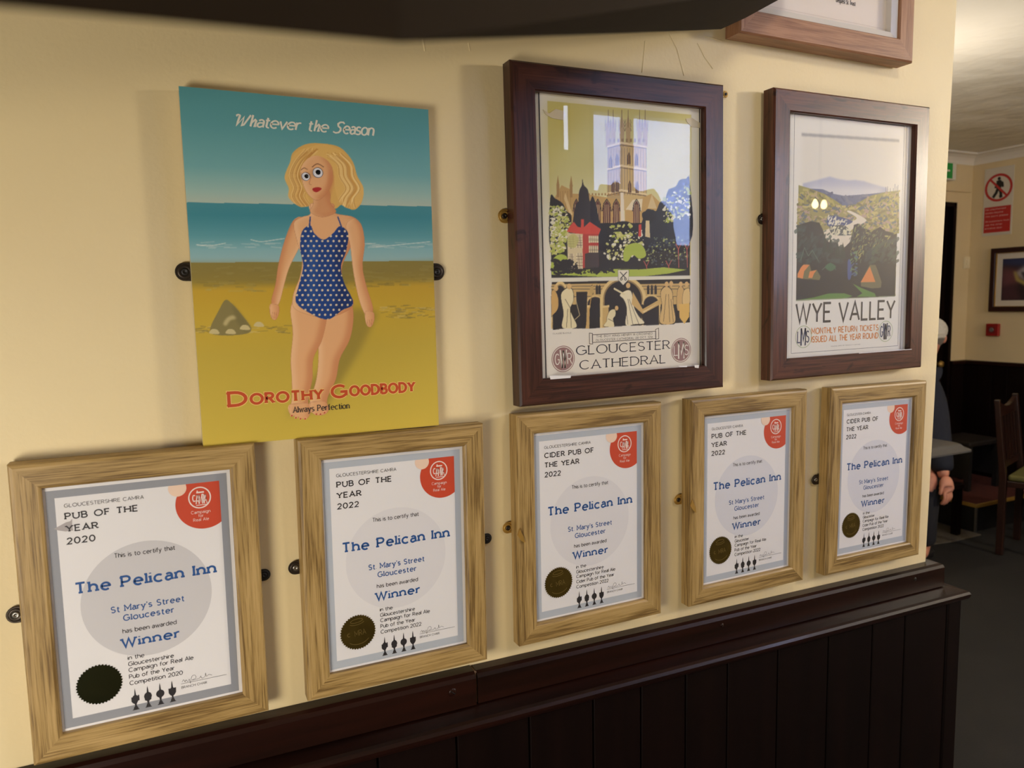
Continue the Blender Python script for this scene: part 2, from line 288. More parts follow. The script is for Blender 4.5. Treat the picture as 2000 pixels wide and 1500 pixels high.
# ------------------------------------------------------------------ print painter: colours of a flat print held as a colour attribute on its sheet
class Canvas:
    def __init__(s, x0, x1, z0, z1, step, conv):
        s.x0, s.x1, s.z0, s.z1 = x0, x1, z0, z1; s.nx = int((x1-x0)/step)+1; s.nz = int((z1-z0)/step)+1
        s.dx = (x1-x0)/(s.nx-1); s.dz = (z1-z0)/(s.nz-1); s.C = np.zeros((s.nz, s.nx, 3)); s.conv = conv; s.clip = None
        s.X = np.linspace(x0, x1, s.nx); s.Z = np.linspace(z0, z1, s.nz); s.rs = np.random.RandomState(5)
    def L(s, pts): return np.array([s.conv(*p) for p in pts])
    def box(s, P, m):
        a = max(0, int((P[:, 0].min()-m-s.x0)/s.dx)-1); b = min(s.nx, int((P[:, 0].max()+m-s.x0)/s.dx)+3)
        c = max(0, int((P[:, 1].min()-m-s.z0)/s.dz)-1); d = min(s.nz, int((P[:, 1].max()+m-s.z0)/s.dz)+3)
        return a, b, c, d
    def mask(s, P, blur=0):
        m = max(blur*2.5, s.dx); a, b, c, d = s.box(P, m)
        if b <= a or d <= c: return None
        xs = s.X[a:b]; zs = s.Z[c:d]; acc = np.zeros((d-c, b-a))
        for oz in (-.25, .25):
            for ox in (-.25, .25):
                gx = (xs+ox*s.dx)[None, :]; gz = (zs+oz*s.dz)[:, None]; ins = np.zeros((d-c, b-a), bool)
                for i in range(len(P)):
                    p, q = P[i-1], P[i]
                    if p[1] == q[1]: continue
                    k = (gz > p[1]) != (gz > q[1]); ins ^= k & (gx < (q[0]-p[0])*(gz-p[1])/(q[1]-p[1])+p[0])
                acc += ins
        acc /= 4
        if blur:
            for ax, st in ((0, s.dz), (1, s.dx)):
                r = max(1, int(round(blur/st)))
                for _ in range(2):
                    pad = [(0, 0), (0, 0)]; pad[ax] = (r+1, r); cs = np.cumsum(np.pad(acc, pad, mode='edge'), axis=ax)
                    n = acc.shape[ax]; hi = np.take(cs, range(2*r+1, 2*r+1+n), axis=ax); lo = np.take(cs, range(0, n), axis=ax); acc = (hi-lo)/(2*r+1)
        return a, b, c, d, acc
    def comp(s, r, col, alpha):
        if r is None: return
        a, b, c, d, m = r; m = m*alpha
        if s.clip is not None: m = m*s.clip[c:d, a:b]
        s.C[c:d, a:b] = s.C[c:d, a:b]*(1-m[..., None])+np.array(col, float)*m[..., None]
    def fill(s, pts, col, blur=0, alpha=1, smooth=False, px=True):
        P = s.L(pts) if px else np.array(pts, float)
        if smooth: P = np.array(catmull(P))
        s.comp(s.mask(P, blur), col, alpha)
    def setclip(s, pts, smooth=False):
        if pts is None: s.clip = None; return
        P = s.L(pts); P = np.array(catmull(P)) if smooth else P; r = s.mask(P); s.clip = np.zeros((s.nz, s.nx)); a, b, c, d, m = r; s.clip[c:d, a:b] = m
    def line(s, pts, w, col, alpha=1, soft=.5, smooth=False, px=True):
        P = s.L(pts) if px else np.array(pts, float)
        if smooth: P = np.array(catmull(P, False))
        a, b, c, d = s.box(P, w+1)
        if b <= a or d <= c: return
        gx = s.X[a:b][None, :]; gz = s.Z[c:d][:, None]; D = np.full((d-c, b-a), 1e9)
        for i in range(len(P)-1):
            p, q = P[i], P[i+1]; v = q-p; l = max(v@v, 1e-9); t = np.clip(((gx-p[0])*v[0]+(gz-p[1])*v[1])/l, 0, 1)
            D = np.minimum(D, np.hypot(gx-p[0]-t*v[0], gz-p[1]-t*v[1]))
        e = max(soft, s.dx*.6); s.comp((a, b, c, d, np.clip((w/2-D)/e+.5, 0, 1)), col, alpha)
    def blob(s, x, z, r, col, alpha=1, px=False):
        if px: x, z = s.conv(x, z)
        s.line([(x-.01, z), (x+.01, z)], r*2, col, alpha, px=False)
    def speckle(s, pts, n, r0, r1, cols, alpha=1, el=1.0, ang=0):
        P = s.L(pts); lo = P.min(0); hi = P.max(0); k = 0
        while k < n:
            p = lo+(hi-lo)*s.rs.rand(2); ins = False
            for i in range(len(P)):
                u, v = P[i-1], P[i]
                if (p[1] > u[1]) != (p[1] > v[1]) and p[0] < (v[0]-u[0])*(p[1]-u[1])/(v[1]-u[1])+u[0]: ins = not ins
            k += 1
            if not ins: continue
            r = r0+(r1-r0)*s.rs.rand()**2; a = ang+s.rs.randn()*.5; h = r*el*.7
            s.line([(p[0]-h*math.cos(a), p[1]-h*math.sin(a)), (p[0]+h*math.cos(a), p[1]+h*math.sin(a))], 2*r, cols[s.rs.randint(len(cols))], alpha, px=False)
    def mesh(s, name, y):
        nx, nz = s.nx, s.nz; me = bpy.data.meshes.new(name); X, Z = np.meshgrid(s.X/1000, s.Z/1000)
        co = np.stack([X, np.full_like(X, y), Z], -1).reshape(-1, 3).astype(np.float32)
        i = np.arange((nz-1)*(nx-1)); r = i//(nx-1)*nx+i % (nx-1); q = np.stack([r, r+1, r+1+nx, r+nx], -1).astype(np.int32)
        me.vertices.add(nx*nz); me.vertices.foreach_set('co', co.ravel()); me.loops.add(q.size); me.loops.foreach_set('vertex_index', q.ravel())
        me.polygons.add(len(q)); me.polygons.foreach_set('loop_start', np.arange(0, q.size, 4, dtype=np.int32)); me.update(calc_edges=True)
        at = me.color_attributes.new('ink', 'FLOAT_COLOR', 'POINT'); c = np.ones((nx*nz, 4), np.float32); c[:, :3] = s2l(np.clip(s.C, 0, 255)).reshape(-1, 3)
        at.data.foreach_set('color', c.ravel()); me.validate(); return me
def catmull(P, closed=True, k=6):
    P = [np.array(p, float) for p in P]; n = len(P); out = []
    for i in range(n if closed else n-1):
        g = lambda j: P[j % n] if closed else P[min(max(j, 0), n-1)]
        a, b, c, d = g(i-1), g(i), g(i+1), g(i+2)
        for t in np.arange(k)/k: out.append(.5*((2*b)+(c-a)*t+(2*a-5*b+4*c-d)*t*t+(3*b-a-3*c+d)*t**3))
    if not closed: out.append(P[-1])
    return out
def local_mm(px, py, x, z, rot, t):
    P = Yp(px, py, -t); dx, dz = P[0]-x, P[2]-z; c, s = math.cos(rot), math.sin(rot); return (c*dx+s*dz)*1000, (-s*dx+c*dz)*1000
VC = vcol_mat('printed_ink')
# ------------------------------------------------------------------ the room
ZF, ZC = -1.5, 1.0; XR, YF, YB, XL = 5.4, 2.5, -2.0, -2.2
def struct(mb, name, mat, **k): return tag(mb.obj(name, mat, **k), kind='structure')
b = MB().box(XL-.1, XR+.1, YB-.1, YF+.1, ZF-.1, ZF); struct(b, 'floor', noisy('dark_carpet', (19, 17, 15), (29, 26, 23), nscale=3, rough=.9, bump=.3, dist=.004, bscale=220, random_off=False, c3=(23, 21, 18)))
b = MB().box(XL-.1, XR+.1, YB-.1, YF+.1, ZC, ZC+.1); struct(b, 'ceiling', M['ceil'])
# the picture wall, its free end slightly out of plumb
b = MB(); xb, xt = 1.4993, 1.5345
prof = [(XL, ZF), (1.47, ZF), (xb, -.6), (xt, ZC), (XL, ZC)]
b.prism(prof, 0, .16); struct(b, 'wall_front', M['wall'], bevel=.004)
b = MB().box(XR, XR+.1, YB, YF+.1, ZF, ZC); struct(b, 'wall_right', M['wallfar'])
b = MB().box(XL-.1, XL, YB, YF+.1, ZF, ZC); struct(b, 'wall_left', M['wallfar'])
# far wall with a dark doorway
dx1 = 5.222; dz = .66
b = MB().box(dx1, XR, YF, YF+.1, ZF, ZC).box(dx1-.85, dx1, YF, YF+.1, dz, ZC).box(XL, dx1-.85, YF, YF+.1, ZF, ZC); struct(b, 'wall_far', M['wallfar'])
d = tag(empty('door_1', (dx1-.425, YF, ZF)), kind='structure')
dm = M['dado_v']
MB().box(-.395, .395, .03, .07, 0, dz-ZF-.03).box(-.28, .28, .022, .03, .25, .95).box(-.28, .28, .022, .03, 1.1, dz-ZF-.2).obj('door_leaf', dm, d, bevel=.004)
for x0, x1 in ((-.425, -.395), (.395, .425)): MB().box(x0, x1, -.012, .09, 0, dz-ZF).obj('door_jamb', dm, d)
MB().box(-.425, .425, -.012, .09, dz-ZF-.03, dz-ZF).obj('door_head', dm, d)
MB().lathe([(0, -.05), (.022, -.045), (.026, -.03), (.012, -.02), (.01, 0)], (.33, .03, 1.0), 16, 'y').obj('door_knob', M['brass'], d, smooth=True)
# window wall behind the photographer, seen mirrored in the picture glass
wx0, wx1, wz0, wz1 = 1.83, 2.50, .24, .90
vx0, vx1, vz0, vz1 = 2.69, 3.09, .02, .80  # opening of an invented window, clear of the glass reflections
b = MB().box(XL, wx0, YB-.1, YB, ZF, ZC).box(wx1, vx0, YB-.1, YB, ZF, ZC).box(vx1, XR, YB-.1, YB, ZF, ZC).box(vx0, vx1, YB-.1, YB, ZF, vz0).box(vx0, vx1, YB-.1, YB, vz1, ZC).box(wx0, wx1, YB-.1, YB, ZF, wz0).box(wx0, wx1, YB-.1, YB, wz1, ZC)
struct(b, 'wall_back', M['wallfar'])
wd = tag(empty('window_1', ((wx0+wx1)/2, YB, (wz0+wz1)/2)), kind='structure'); hw, hh = (wx1-wx0)/2, (wz1-wz0)/2
fm = flat('brown_window_paint', (96, 78, 56), .5)
for a in ((-hw, -hw+.035, -hh, hh), (hw-.035, hw, -hh, hh), (-hw, hw, -hh, -hh+.035), (-hw, hw, hh-.022, hh), (-.118, -.078, -hh, hh), (-hw, -.1, -.08, -.05)):
    MB().box(a[0], a[1], -.08, -.02, a[2], a[3]).obj('window_bar', fm, wd, bevel=.003)
MB().box(-hw, hw, -.055, -.05, -hh, hh).obj('window_pane', M['glass'], wd)
MB().box(-1.2, 1.9, -.62, -.60, -1.1, 1.2).obj('daylight_sky', emis('daylight_sky', (170, 194, 255), 15), wd)
bm = bmesh.new(); bmesh.ops.create_icosphere(bm, subdivisions=4, radius=1)
for v in bm.verts:
    n_ = math.sin(v.co.x*9)*math.cos(v.co.z*11)+.6*math.sin(v.co.x*23+v.co.z*17); v.co = Vector((v.co.x*.36*(1+.07*n_), v.co.y*.1, v.co.z*.34*(1+.09*n_)))
me = bpy.data.meshes.new('shrub'); bm.to_mesh(me); bm.free(); hg = flat('shrub_leaves', (96, 100, 84), .9)
link('garden_shrub', me, hg, wd, loc=(.06, -.34, -.30)); link('garden_shrub', me, hg, wd, loc=(-.40, -.36, -.34))
w3 = tag(empty('added_window', ((vx0+vx1)/2, YB, (vz0+vz1)/2)), kind='structure')  # added window, put in only for more daylight on the right
for a in ((-.2, -.17, -.39, .39), (.17, .2, -.39, .39), (-.2, .2, -.39, -.36), (-.2, .2, .36, .39)): MB().box(a[0], a[1], -.08, -.02, a[2], a[3]).obj('window_bar', fm, w3, bevel=.003)
MB().box(-.2, .2, -.055, -.05, -.39, .39).obj('window_pane', M['glass'], w3)
wn = tag(empty('window_2', (1.70, YB, .79)), kind='structure')
MB().box(-.012, .012, .002, .006, -.10, .09).obj('window_pane', emis('daylight_slit', (205, 220, 255), 15), wn)
for x in (-.024, .012): MB().box(x, x+.012, .001, .012, -.11, .10).obj('window_bar', fm, wn)
# cove cornice of the far room
def cove_prof(s):   # (offset from wall, z)
    return [(0, ZC-.07), (.006, ZC-.07), (.012, ZC-.05), (.03, ZC-.028), (.055, ZC-.014), (.085, ZC-.01), (.09, ZC)]
cv = flat('cove_paint', (236, 230, 218), .5)
p = cove_prof(0)
b = MB(); n = len(p); A = [(XR-o, YF-o, z) for o, z in p]+[(XR, YF, ZC)]; B2 = [(XR-o, YB, z) for o, z in p]+[(XR, YB, ZC)]; C2 = [(XL, YF-o, z) for o, z in p]+[(XL, YF, ZC)]
n = len(A); b.add(A+B2, [(i, (i+1) % n, (i+1) % n+n, i+n) for i in range(n)]); struct(b, 'trim_4', cv)
b = MB(); b.add(A+C2, [(i, (i+1) % n, (i+1) % n+n, i+n) for i in range(n)]); struct(b, 'trim_5', cv)
# far dado
dd = tag(empty('trim_6', (XR, YF, -.48)), kind='structure')
MB().box(-.018, 0, YB-YF, 0, ZF+.48, -.012).obj('dado_panel', M['dado_v'], dd)
MB().box(-.035, 0, YB-YF, 0, -.03, 0).obj('dado_cap', M['dado'], dd, bevel=.006)
for k in range(14): MB().box(-.022, -.018, -.12-.11*k-.098, -.12-.11*k, ZF+.48, -.03).obj('plank', M['dado_v'], dd, bevel=.002)
d7 = tag(empty('trim_7', (dx1, YF, -.48)), kind='structure')
MB().box(.003, XR-dx1-.036, -.018, 0, ZF+.48, -.012).obj('dado_panel', M['dado_v'], d7)
MB().box(.003, XR-dx1-.036, -.035, 0, -.03, 0).obj('dado_cap', M['dado'], d7, bevel=.006)
struct(MB().box(4.98, 5.36, YF-.025, YF, .735, .748), 'trim_8', M['wallfar'])
# ---------------------------- wainscot below the pictures
SL = -.0135
def zl(z0, x): return z0+SL*x
XE = 1.5
rail = tag(empty('trim_1', (0, 0, 0)), kind='structure')
def rail_prof(t, top, bot): return [(0, bot), (-t, bot), (-t, top-.009), (-t+.0025, top-.003), (-t+.008, top), (0, top+.001)]
def rail_seg(x0, x1, t, top, bot, ret=False):
    b = MB(); pr = rail_prof(t, 0, bot-top); n = len(pr)
    a0 = [(x0, y, z+zl(top, x0)) for y, z in pr]
    xe = [(x1 if not ret else XE-y, y, z+zl(top, x1)) for y, z in pr]
    b.add(a0+xe, [tuple(range(n))[::-1]]+([tuple(range(n, 2*n))] if not ret else [])+[(i, i+n, (i+1) % n+n, (i+1) % n) for i in range(n)])
    if ret:      # mitred return round the wall end
        m = len(b.v); b.add([(XE-y, .17, z+zl(top, x1)) for y, z in pr], []); b.f += [(n+i, m+i, m+(i+1) % n, n+(i+1) % n) for i in range(n)]
    return b
TOP, BOT = -.5665, -.6175
rail_seg(XL, .4085, .0275, TOP+.001, BOT).obj('dado_board', M['dado'], rail)
rail_seg(.4125, XE, .0255, TOP, BOT, True).obj('dado_board', M['dado'], rail)
MB().box(.4085, .4125, -.020, 0, BOT+SL*.41, TOP+SL*.41-.001).obj('joint_filler', flat('pale_filler', (150, 122, 100), .6), rail)
def at_rail(px, py, t, name, r, mat, plug=True):
    P = Yp(px, py, -t); MB().lathe([(0, -.0016), (r*.8, -.0016), (r, -.0004), (r, .001)], (0, 0, 0), 20, 'y').obj(name, mat, rail, loc=P, smooth=True)
    MB().box(-r*.7, r*.7, -.0021, -.0014, -r*.1, r*.1).obj('screw_slot', M['black'], rail, loc=P, rot=(0, .7, 0))
at_rail(884, 1352, .0275, 'screw_plug', .0065, M['dado']); at_rail(1787, 1131, .0255, 'screw_head', .004, M['bronze']); at_rail(1410, 1221, .0255, 'screw_head', .0035, M['dado'])
# ledge with rounded nose
ledge = tag(empty('trim_2', (0, 0, 0)), kind='structure'); LT = -.624
def ledge_prof(): return [(0, -.022), (-.050, -.022), (-.0565, -.019), (-.059, -.014), (-.0595, -.009), (-.057, -.004), (-.052, -.0015), (-.024, .004), (0, .006)]
b = MB(); pr = ledge_prof(); n = len(pr); off = .009
b.add([(XL, y, z+zl(LT, XL)) for y, z in pr]+[(XE+off-y, y, z+zl(LT, XE)) for y, z in pr]+[(XE+off-y, .17, z+zl(LT, XE)) for y, z in pr],
      [tuple(range(n))[::-1]]+[(i+m, i+n+m, (i+1) % n+n+m, (i+1) % n+m) for i in range(n) for m in (0, n)])
b.obj('ledge_board', M['dado'], ledge)
# matchboard planks
ws = tag(empty('trim_3', (0, 0, 0)), kind='structure')
MB().box(XL, XE+.045, -.036, .2, ZF, LT-.045).obj('backing', M['black'], ws)
xs = [-2.15, -2.02, -1.89, -1.76, -1.63, -1.5, -1.38, -1.25, -1.12, -1.0, -.87, -.74, -.62, -.49, -.37, -.245, -.12, .0, .125, .245, .3678, .4922, .6116, .7077, .8038, .8993, 1.0223, 1.1555, 1.2804, 1.3787, 1.5126]
for i in range(len(xs)-1):
    MB().box(xs[i]+.0018, xs[i+1]-.0018, -.0435, -.036, ZF+.12, zl(LT-.0215, xs[i+1])).obj('plank', M['dado_v'], ws, bevel=.0012, seg=1)
MB().box(1.5136, XE+.058, -.046, .2, ZF, zl(LT-.022, 1.56)).obj('corner_post', M['dado_v'], ws, bevel=.003)
struct(MB().box(XL, 1.51, -.055, -.036, ZF, ZF+.12), 'baseboard_front', M['dado'], bevel=.004)
# plaster scars on the wall
scar = M['wall']
for k, pts in enumerate([[(1303, 58), (1322, 96), (1336, 148)], [(1362, 84), (1376, 112), (1392, 134)], [(1260, 80), (1254, 142)], [(1376, 70), (1410, 80)], [(826, 76), (830, 100)], [(915, 84), (918, 100)]]):
    b = MB(); P = [Yp(*q) for q in pts]
    for a, c in zip(P[:-1], P[1:]):
        v = Vector(c)-Vector(a); nrm = Vector((-v.z, 0, v.x)).normalized()*.0016
        A_, B_ = Vector(a), Vector(c); t = Vector((0, -.0009, 0))
        b.add([A_-nrm, A_+t, A_+nrm, B_-nrm, B_+t, B_+nrm], [(0, 1, 4, 3), (1, 2, 5, 4)])
    tag(b.obj('trim_%d' % (20+k), scar), kind='structure')
# boxed soffit overhead
A = Yp(1408, 57, -.02); Bp = Dp(782, 83, .195); Cp = Dp(-90, 5, .125); E = Dp(1124, 0, .5); E2 = A+(E-A)*1.35
Gp = Yp(1456, 35, -.07); Gq = A*0+Yp(1520, 0, -.075); G2 = Gp+(Gq-Gp)*2.0
Dp2 = Cp+(Cp-Bp)*7.0  # unseen leftward extension, added to keep light off the upper wall
pts = [A, Bp, Cp, Dp2, E2, Gp, G2]
pts = [tuple(q) for q in pts]+[(q[0], q[1], ZC) for q in pts]
bm = bmesh.new(); vs = [bm.verts.new(q) for q in pts]; r_ = bmesh.ops.convex_hull(bm, input=vs)
dead = list({g for g in r_['geom_interior']+r_['geom_unused'] if isinstance(g, bmesh.types.BMVert)}); bmesh.ops.delete(bm, geom=dead, context='VERTS')
me = bpy.data.meshes.new('soffit'); bm.to_mesh(me); bm.free(); so = link('ceiling_soffit', me, M['soffit']); tag(so, kind='structure'); so.name = 'trim_9'
# ------------------------------------------------------------------ picture frames
def member(L, Wd, prof, name):
    """mitred bar: outer edge at z=0, inner edge at z=-Wd; prof = (inset, y)"""
    vs = []; n = len(prof)
    for sx in (-1, 1):
        for v, y in prof: vs.append((sx*(L/2-v), y, -v))
    fs = [(i, i+n, (i+1) % n+n, (i+1) % n) for i in range(n)]+[tuple(range(n)), tuple(range(2*n-1, n-1, -1))]
    b = MB(); b.add(vs, fs); return b
def oak_prof(W_, f, bk=.0055): return [(0, -bk), (0, -(f-.004)), (.0015, -(f-.001)), (.005, -f), (W_-.0035, -f), (W_-.001, -(f-.0015)), (W_, -(f-.003)), (W_, -(f-.012)), (W_-.004, -bk)]
def frame4(root, w, h, Wd, prof, mat, dx=0, dz=0):
    for (L, lx, lz, a) in ((w, 0, h/2, 0), (h, w/2, 0, PI/2), (w, 0, -h/2, PI), (h, -w/2, 0, -PI/2)):
        member(L, Wd, prof, 'm').obj('frame_member', mat, root, loc=(lx+dx, 0, lz+dz), rot=(0, a, 0))
def screw(parent, loc, r, mat):
    o = MB().lathe([(0, -.0012), (r*.35, -.0012), (r*.45, -.0024), (r, -.0014), (r, .0005)], (0, 0, 0), 18, 'y').obj('screw', mat, parent, loc=loc, smooth=True)
def mirror_plate(root, side, x, z, mat, y=-.0035, r=.0115, out=.016, scr=None, flap=None, label=None):
    """tab fixed behind the frame; x is the frame edge, side -1 left / 1 right"""
    cx = x+side*out; pts = []
    for i in range(13):
        a = PI/2+PI*i/12; pts.append((cx+side*-1*(-r*math.cos(a)) if False else cx+side*(-r*math.cos(a)), z+r*math.sin(a)))
    inner = x-side*.012
    pts = [(inner, z+r)]+pts+[(inner, z-r)]
    o = MB().prism(pts, y-.0016, y).obj('mirror_plate', mat, root, bevel=.0006, seg=1)
    MB().lathe([(r*.42, -.0018), (r*.62, -.0026), (r*.8, -.0018), (r*.8, .0)], (cx, y-.0002, z), 20, 'y').obj('plate_rim', mat, o, smooth=True)
    screw(o, (cx, y-.0016, z), r*.42, scr or M['black'])
    if label: o['label'] = label
    if flap:
        MB().prism([(x-side*.0015, z+r*.55), (x-side*.008, z-r*.9), (x-side*.0105, z-r*2.1), (x-side*.004, z-r*1.6), (x+side*.002, z-r*.6)], -.0335, -.0315).obj('bent_tab', mat, root)
    return o
def loc_in(root, px, py, t):
    x, z, r = root['_p']; return local_mm(px, py, x, z, r, t)
PH, PW = 281.2, 186.0
def Lx(v): return (v-PW/2)/1000
def Lz(v): return (PH/2-v)/1000
FO, TP = .0302, .0215
def certificate(i, x, z, rot, head, sub, addr, lines, circle, label, x2):
    root = empty('framed_certificate', (x, 0, z), (0, -rot, 0)); root['_p'] = (x, z, rot)
    tag(root, label, 'certificate', 'framed award certificates')
    dx = .0010
    frame4(root, .2758, .3748, .0322, oak_prof(.0322, FO), M['oak'], dx, 0)
    sh = MB().box(-.108, .110, -TP, -.0075, -.157, .157).obj('print_sheet', M['paper'], root); y = -TP
    # grey border ring and inner panel
    b = MB(); o = [(Lx(-9.3), Lz(292.6)), (Lx(195.4), Lz(292.6)), (Lx(195.4), Lz(-9.5)), (Lx(-9.3), Lz(-9.5))]; q = [(Lx(0), Lz(PH)), (Lx(PW), Lz(PH)), (Lx(PW), Lz(0)), (Lx(0), Lz(0))]
    b.add([(a[0], y-.0001, a[1]) for a in o+q], [(k, (k+1) % 4, (k+1) % 4+4, k+4) for k in range(4)]); b.obj('printed_border', M['grey'] if i == 0 else M['lgrey'], sh, recalc=False)
    MB().poly(circ(Lx(93.5), Lz(143), .0755, 72), y-.0001).obj('printed_circle', circle, sh, recalc=False)
    # red corner
    R = [(Lx(146), Lz(0))]; 
    cx, cz, rr = 166, 27.5, 34
    a0 = math.atan2(cz-0, 146-cx)
    arc = [(cx+rr*math.cos(t), cz-rr*math.sin(t)) for t in np.linspace(math.radians(126), math.radians(306), 40)]
    pts = [(p[0], p[1]) for p in arc if p[1] >= 0]; pts = [(146, 0)]+pts+[(PW, 55), (PW, 0)]
    MB().poly([(Lx(p[0]), Lz(p[1])) for p in pts], y-.0002).obj('red_corner_print', M['red'], sh, recalc=False)
    pe = [(135.5+10.8*math.cos(t), 4.2-10.8*math.sin(t)) for t in np.linspace(math.radians(157), math.radians(383), 30)]
    MB().poly([(Lx(p[0]), Lz(max(0, p[1]))) for p in pe], y-.0003).obj('peach_circle_print', M['peach'], sh, recalc=False)
    # roundel with a tankard of letters
    b = MB(); ring = [(Lx(161.3)+.0130*math.cos(t), Lz(19.5)+.0136*math.sin(t)) for t in np.linspace(0, 2*PI, 49)]; mark(b); ribbon(b, ring, .0008, y-.0003)
    TXT = dict(y=y-.0003)
    put(b, 'C', Lx(152.9), Lz(24.6), .0095, Lx(156.0), wt=.13, **TXT)
    for ch, xa, xb, sh_ in (('A', 156.6, 160.2, 0), ('M', 160.6, 164.2, 0), ('R', 164.3, 166.4, 0), ('A', 166.5, 169.8, 0)): put(b, ch, Lx(xa), Lz(28.4), .0135, Lx(xb), wt=.085, **TXT)
    mark(b); b.box(Lx(156.6), Lx(170.2), y-.0003, y-.0002, Lz(29.9), Lz(29.0)); b.box(Lx(157.6), Lx(166.8), y-.0003, y-.0002, Lz(13.6), Lz(11.6)); b.box(Lx(158.2), Lx(159.6), y-.0003, y-.0002, Lz(11.6), Lz(10.0))
    put(b, 'Campaign', Lx(150), Lz(40.6), .0042, Lx(173), wt=.1, sp=.24, **TXT); put(b, 'for', Lx(158.6), Lz(45.6), .0042, Lx(164.4), wt=.1, sp=.24, **TXT); put(b, 'Real Ale', Lx(152.2), Lz(50.8), .0042, Lx(170.8), wt=.1, sp=.24, **TXT)
    split_obj(b, 'white_lettering', M['white'], sh, recalc=False)
    # black lettering
    b = MB(); T = dict(y=y-.0002)
    put(b, sub, Lx(9.5), Lz(12.9), .0048, Lx(x2[0]), wt=.11, sp=.22, **T)
    for k, t in enumerate(head): put(b, t, Lx(9.8), Lz(28.1+15.6*k), .0088, Lx(x2[1+k]), wt=.17, slab=1, sp=.32, **T)
    put(b, 'This is to certify that', Lx(59), Lz(84.5), .0064, Lx(128), wt=.13, sp=.22, **T)
    put(b, 'has been awarded', Lx(62), Lz(183.8), .0064, Lx(124), wt=.13, sp=.20, **T)
    for k, (t, xr) in enumerate(lines): put(b, t, Lx(65.5), Lz([219.8, 228.2, 236.2, 245.2, 253.8][k]), .0060, Lx(xr), wt=.13, sp=.20, **T)
    put(b, 'BRANCH CHAIR', Lx(125), Lz(273), .0034, Lx(156), wt=.1, sp=.22, **T)
    mark(b); ribbon(b, [(Lx(124.7), Lz(266.2)), (Lx(181), Lz(266.2))], .00022, y-.0002)
    sg = [(126, 264), (128, 261), (129.5, 264.5), (131, 262), (133, 265), (135, 262), (136, 268), (138, 259), (142, 258), (143, 262), (138, 264), (143, 264), (147, 263.5), (149, 261), (150, 264), (154, 263), (155, 258), (156, 263), (159, 261), (163, 263)]
    mark(b); ribbon(b, [(Lx(p[0]), Lz(p[1])) for p in catmull(sg, False, 3)], .00018, y-.0002)
    split_obj(b, 'black_lettering', M['ink'], sh, recalc=False)
    b = MB()
    put(b, 'The Pelican Inn', Lx(14.5), Lz(124), .0158, Lx(174.5), wt=.17, slab=1, sp=.30, **T)
    put(b, addr, Lx(51), Lz(155), .0087, Lx(134.8), wt=.15, slab=1, sp=.28, **T); put(b, 'Gloucester', Lx(64), Lz(167.8), .0087, Lx(122), wt=.15, slab=1, sp=.28, **T)
    put(b, 'Winner', Lx(60), Lz(203), .0135, Lx(126.5), wt=.17, slab=1, sp=.30, **T)
    split_obj(b, 'blue_lettering', M['blue'], sh, recalc=False)
    # four black pump clips
    PC = [[(-1.0, 9.2), (-.4, 3), (0, 0), (.4, 3), (1.0, 9.2), (3.2, 11), (3.2, 9.5), (4.6, 10), (4.6, 17), (3, 17.5), (1.2, 21), (.9, 23.5), (2.6, 26.2), (2.6, 27.6), (4, 28.6), (4, 29.2), (-4, 29.2), (-4, 28.6), (-2.6, 27.6), (-2.6, 26.2), (-.9, 23.5), (-1.2, 21), (-3, 19.5), (-4.6, 17.5), (-4.6, 11.5), (-3.2, 11.5), (-2.4, 9.8)],
          None, None, None]
    def base(): return [(.9, 23.2), (2.4, 26.2), (2.4, 27.6), (3.8, 28.6), (3.8, 29.2), (-3.8, 29.2), (-3.8, 28.6), (-2.4, 27.6), (-2.4, 26.2), (-.9, 23.2)]
    PC[1] = [(0, 0), (.5, 3), (1.1, 8.6), (3.6, 10.6), (4.6, 14), (3.8, 17), (3.8, 19), (1.4, 20.5)]+base()+[(-1.4, 20.5), (-3.8, 19), (-3.8, 17), (-4.6, 14), (-3.6, 10.6), (-1.1, 8.6), (-.5, 3)]
    PC[2] = [(0, 0), (.5, 3), (1.1, 9)]+[(4.9*math.cos(t), 14.3-5.2*math.sin(t)) for t in np.linspace(math.radians(72), math.radians(-72), 12)]+base()+[(-4.9*math.cos(t), 14.3-5.2*math.sin(t)) for t in np.linspace(math.radians(-72), math.radians(72), 12)]+[(-1.1, 9), (-.5, 3)]
    PC[3] = [(0, 0), (.5, 3), (1.1, 9.2), (2, 10.4), (4.4, 10.2), (4.4, 16.5), (2.4, 19.8), (1, 20.8)]+base()+[(-1, 20.8), (-2.4, 19.8), (-4.4, 16.5), (-4.4, 10.2), (-2, 10.4), (-1.1, 9.2), (-.5, 3)]
    for k in range(4): MB().poly([(Lx([70.5, 85, 99.5, 113.8][k]+p[0]), Lz(258.8+p[1])) for p in PC[k]][::-1], y-.0003).obj('pump_clip_print', M['ink'], sh, recalc=False)
    # foil seal
    sc_ = (31.8, 244) if i < 2 else (31.8, 237); ro, ri = .0262, .0243; n = 42
    pts = [((ro if k % 2 else ri)*math.cos(2*PI*k/(2*n)), (ro if k % 2 else ri)*math.sin(2*PI*k/(2*n))) for k in range(2*n)]
    se = MB().prism(pts, -.0006, 0).obj('foil_seal', M['gold'] if i else M['gold0'], sh, loc=(Lx(sc_[0]), y-.0001, Lz(sc_[1])), rot=(0, -.1, 0))
    b = MB()
    for (cy, rx_, rz, a, c_) in ((.0175, .009, .0028, 0, 360), (.0155, .011, .004, 200, 340), (-.006, .017, .012, 215, 325)):
        mark(b); ribbon(b, [(rx_*math.cos(math.radians(t)), cy+rz*math.sin(math.radians(t))) for t in np.linspace(a, c_, 24)], .0003, -.0008)
    put(b, 'C', -.0155, -.0035, .0055, -.012, wt=.12, y=-.0008); put(b, 'MRA', -.005, -.0055, .0085, .011, wt=.06, y=-.0008)
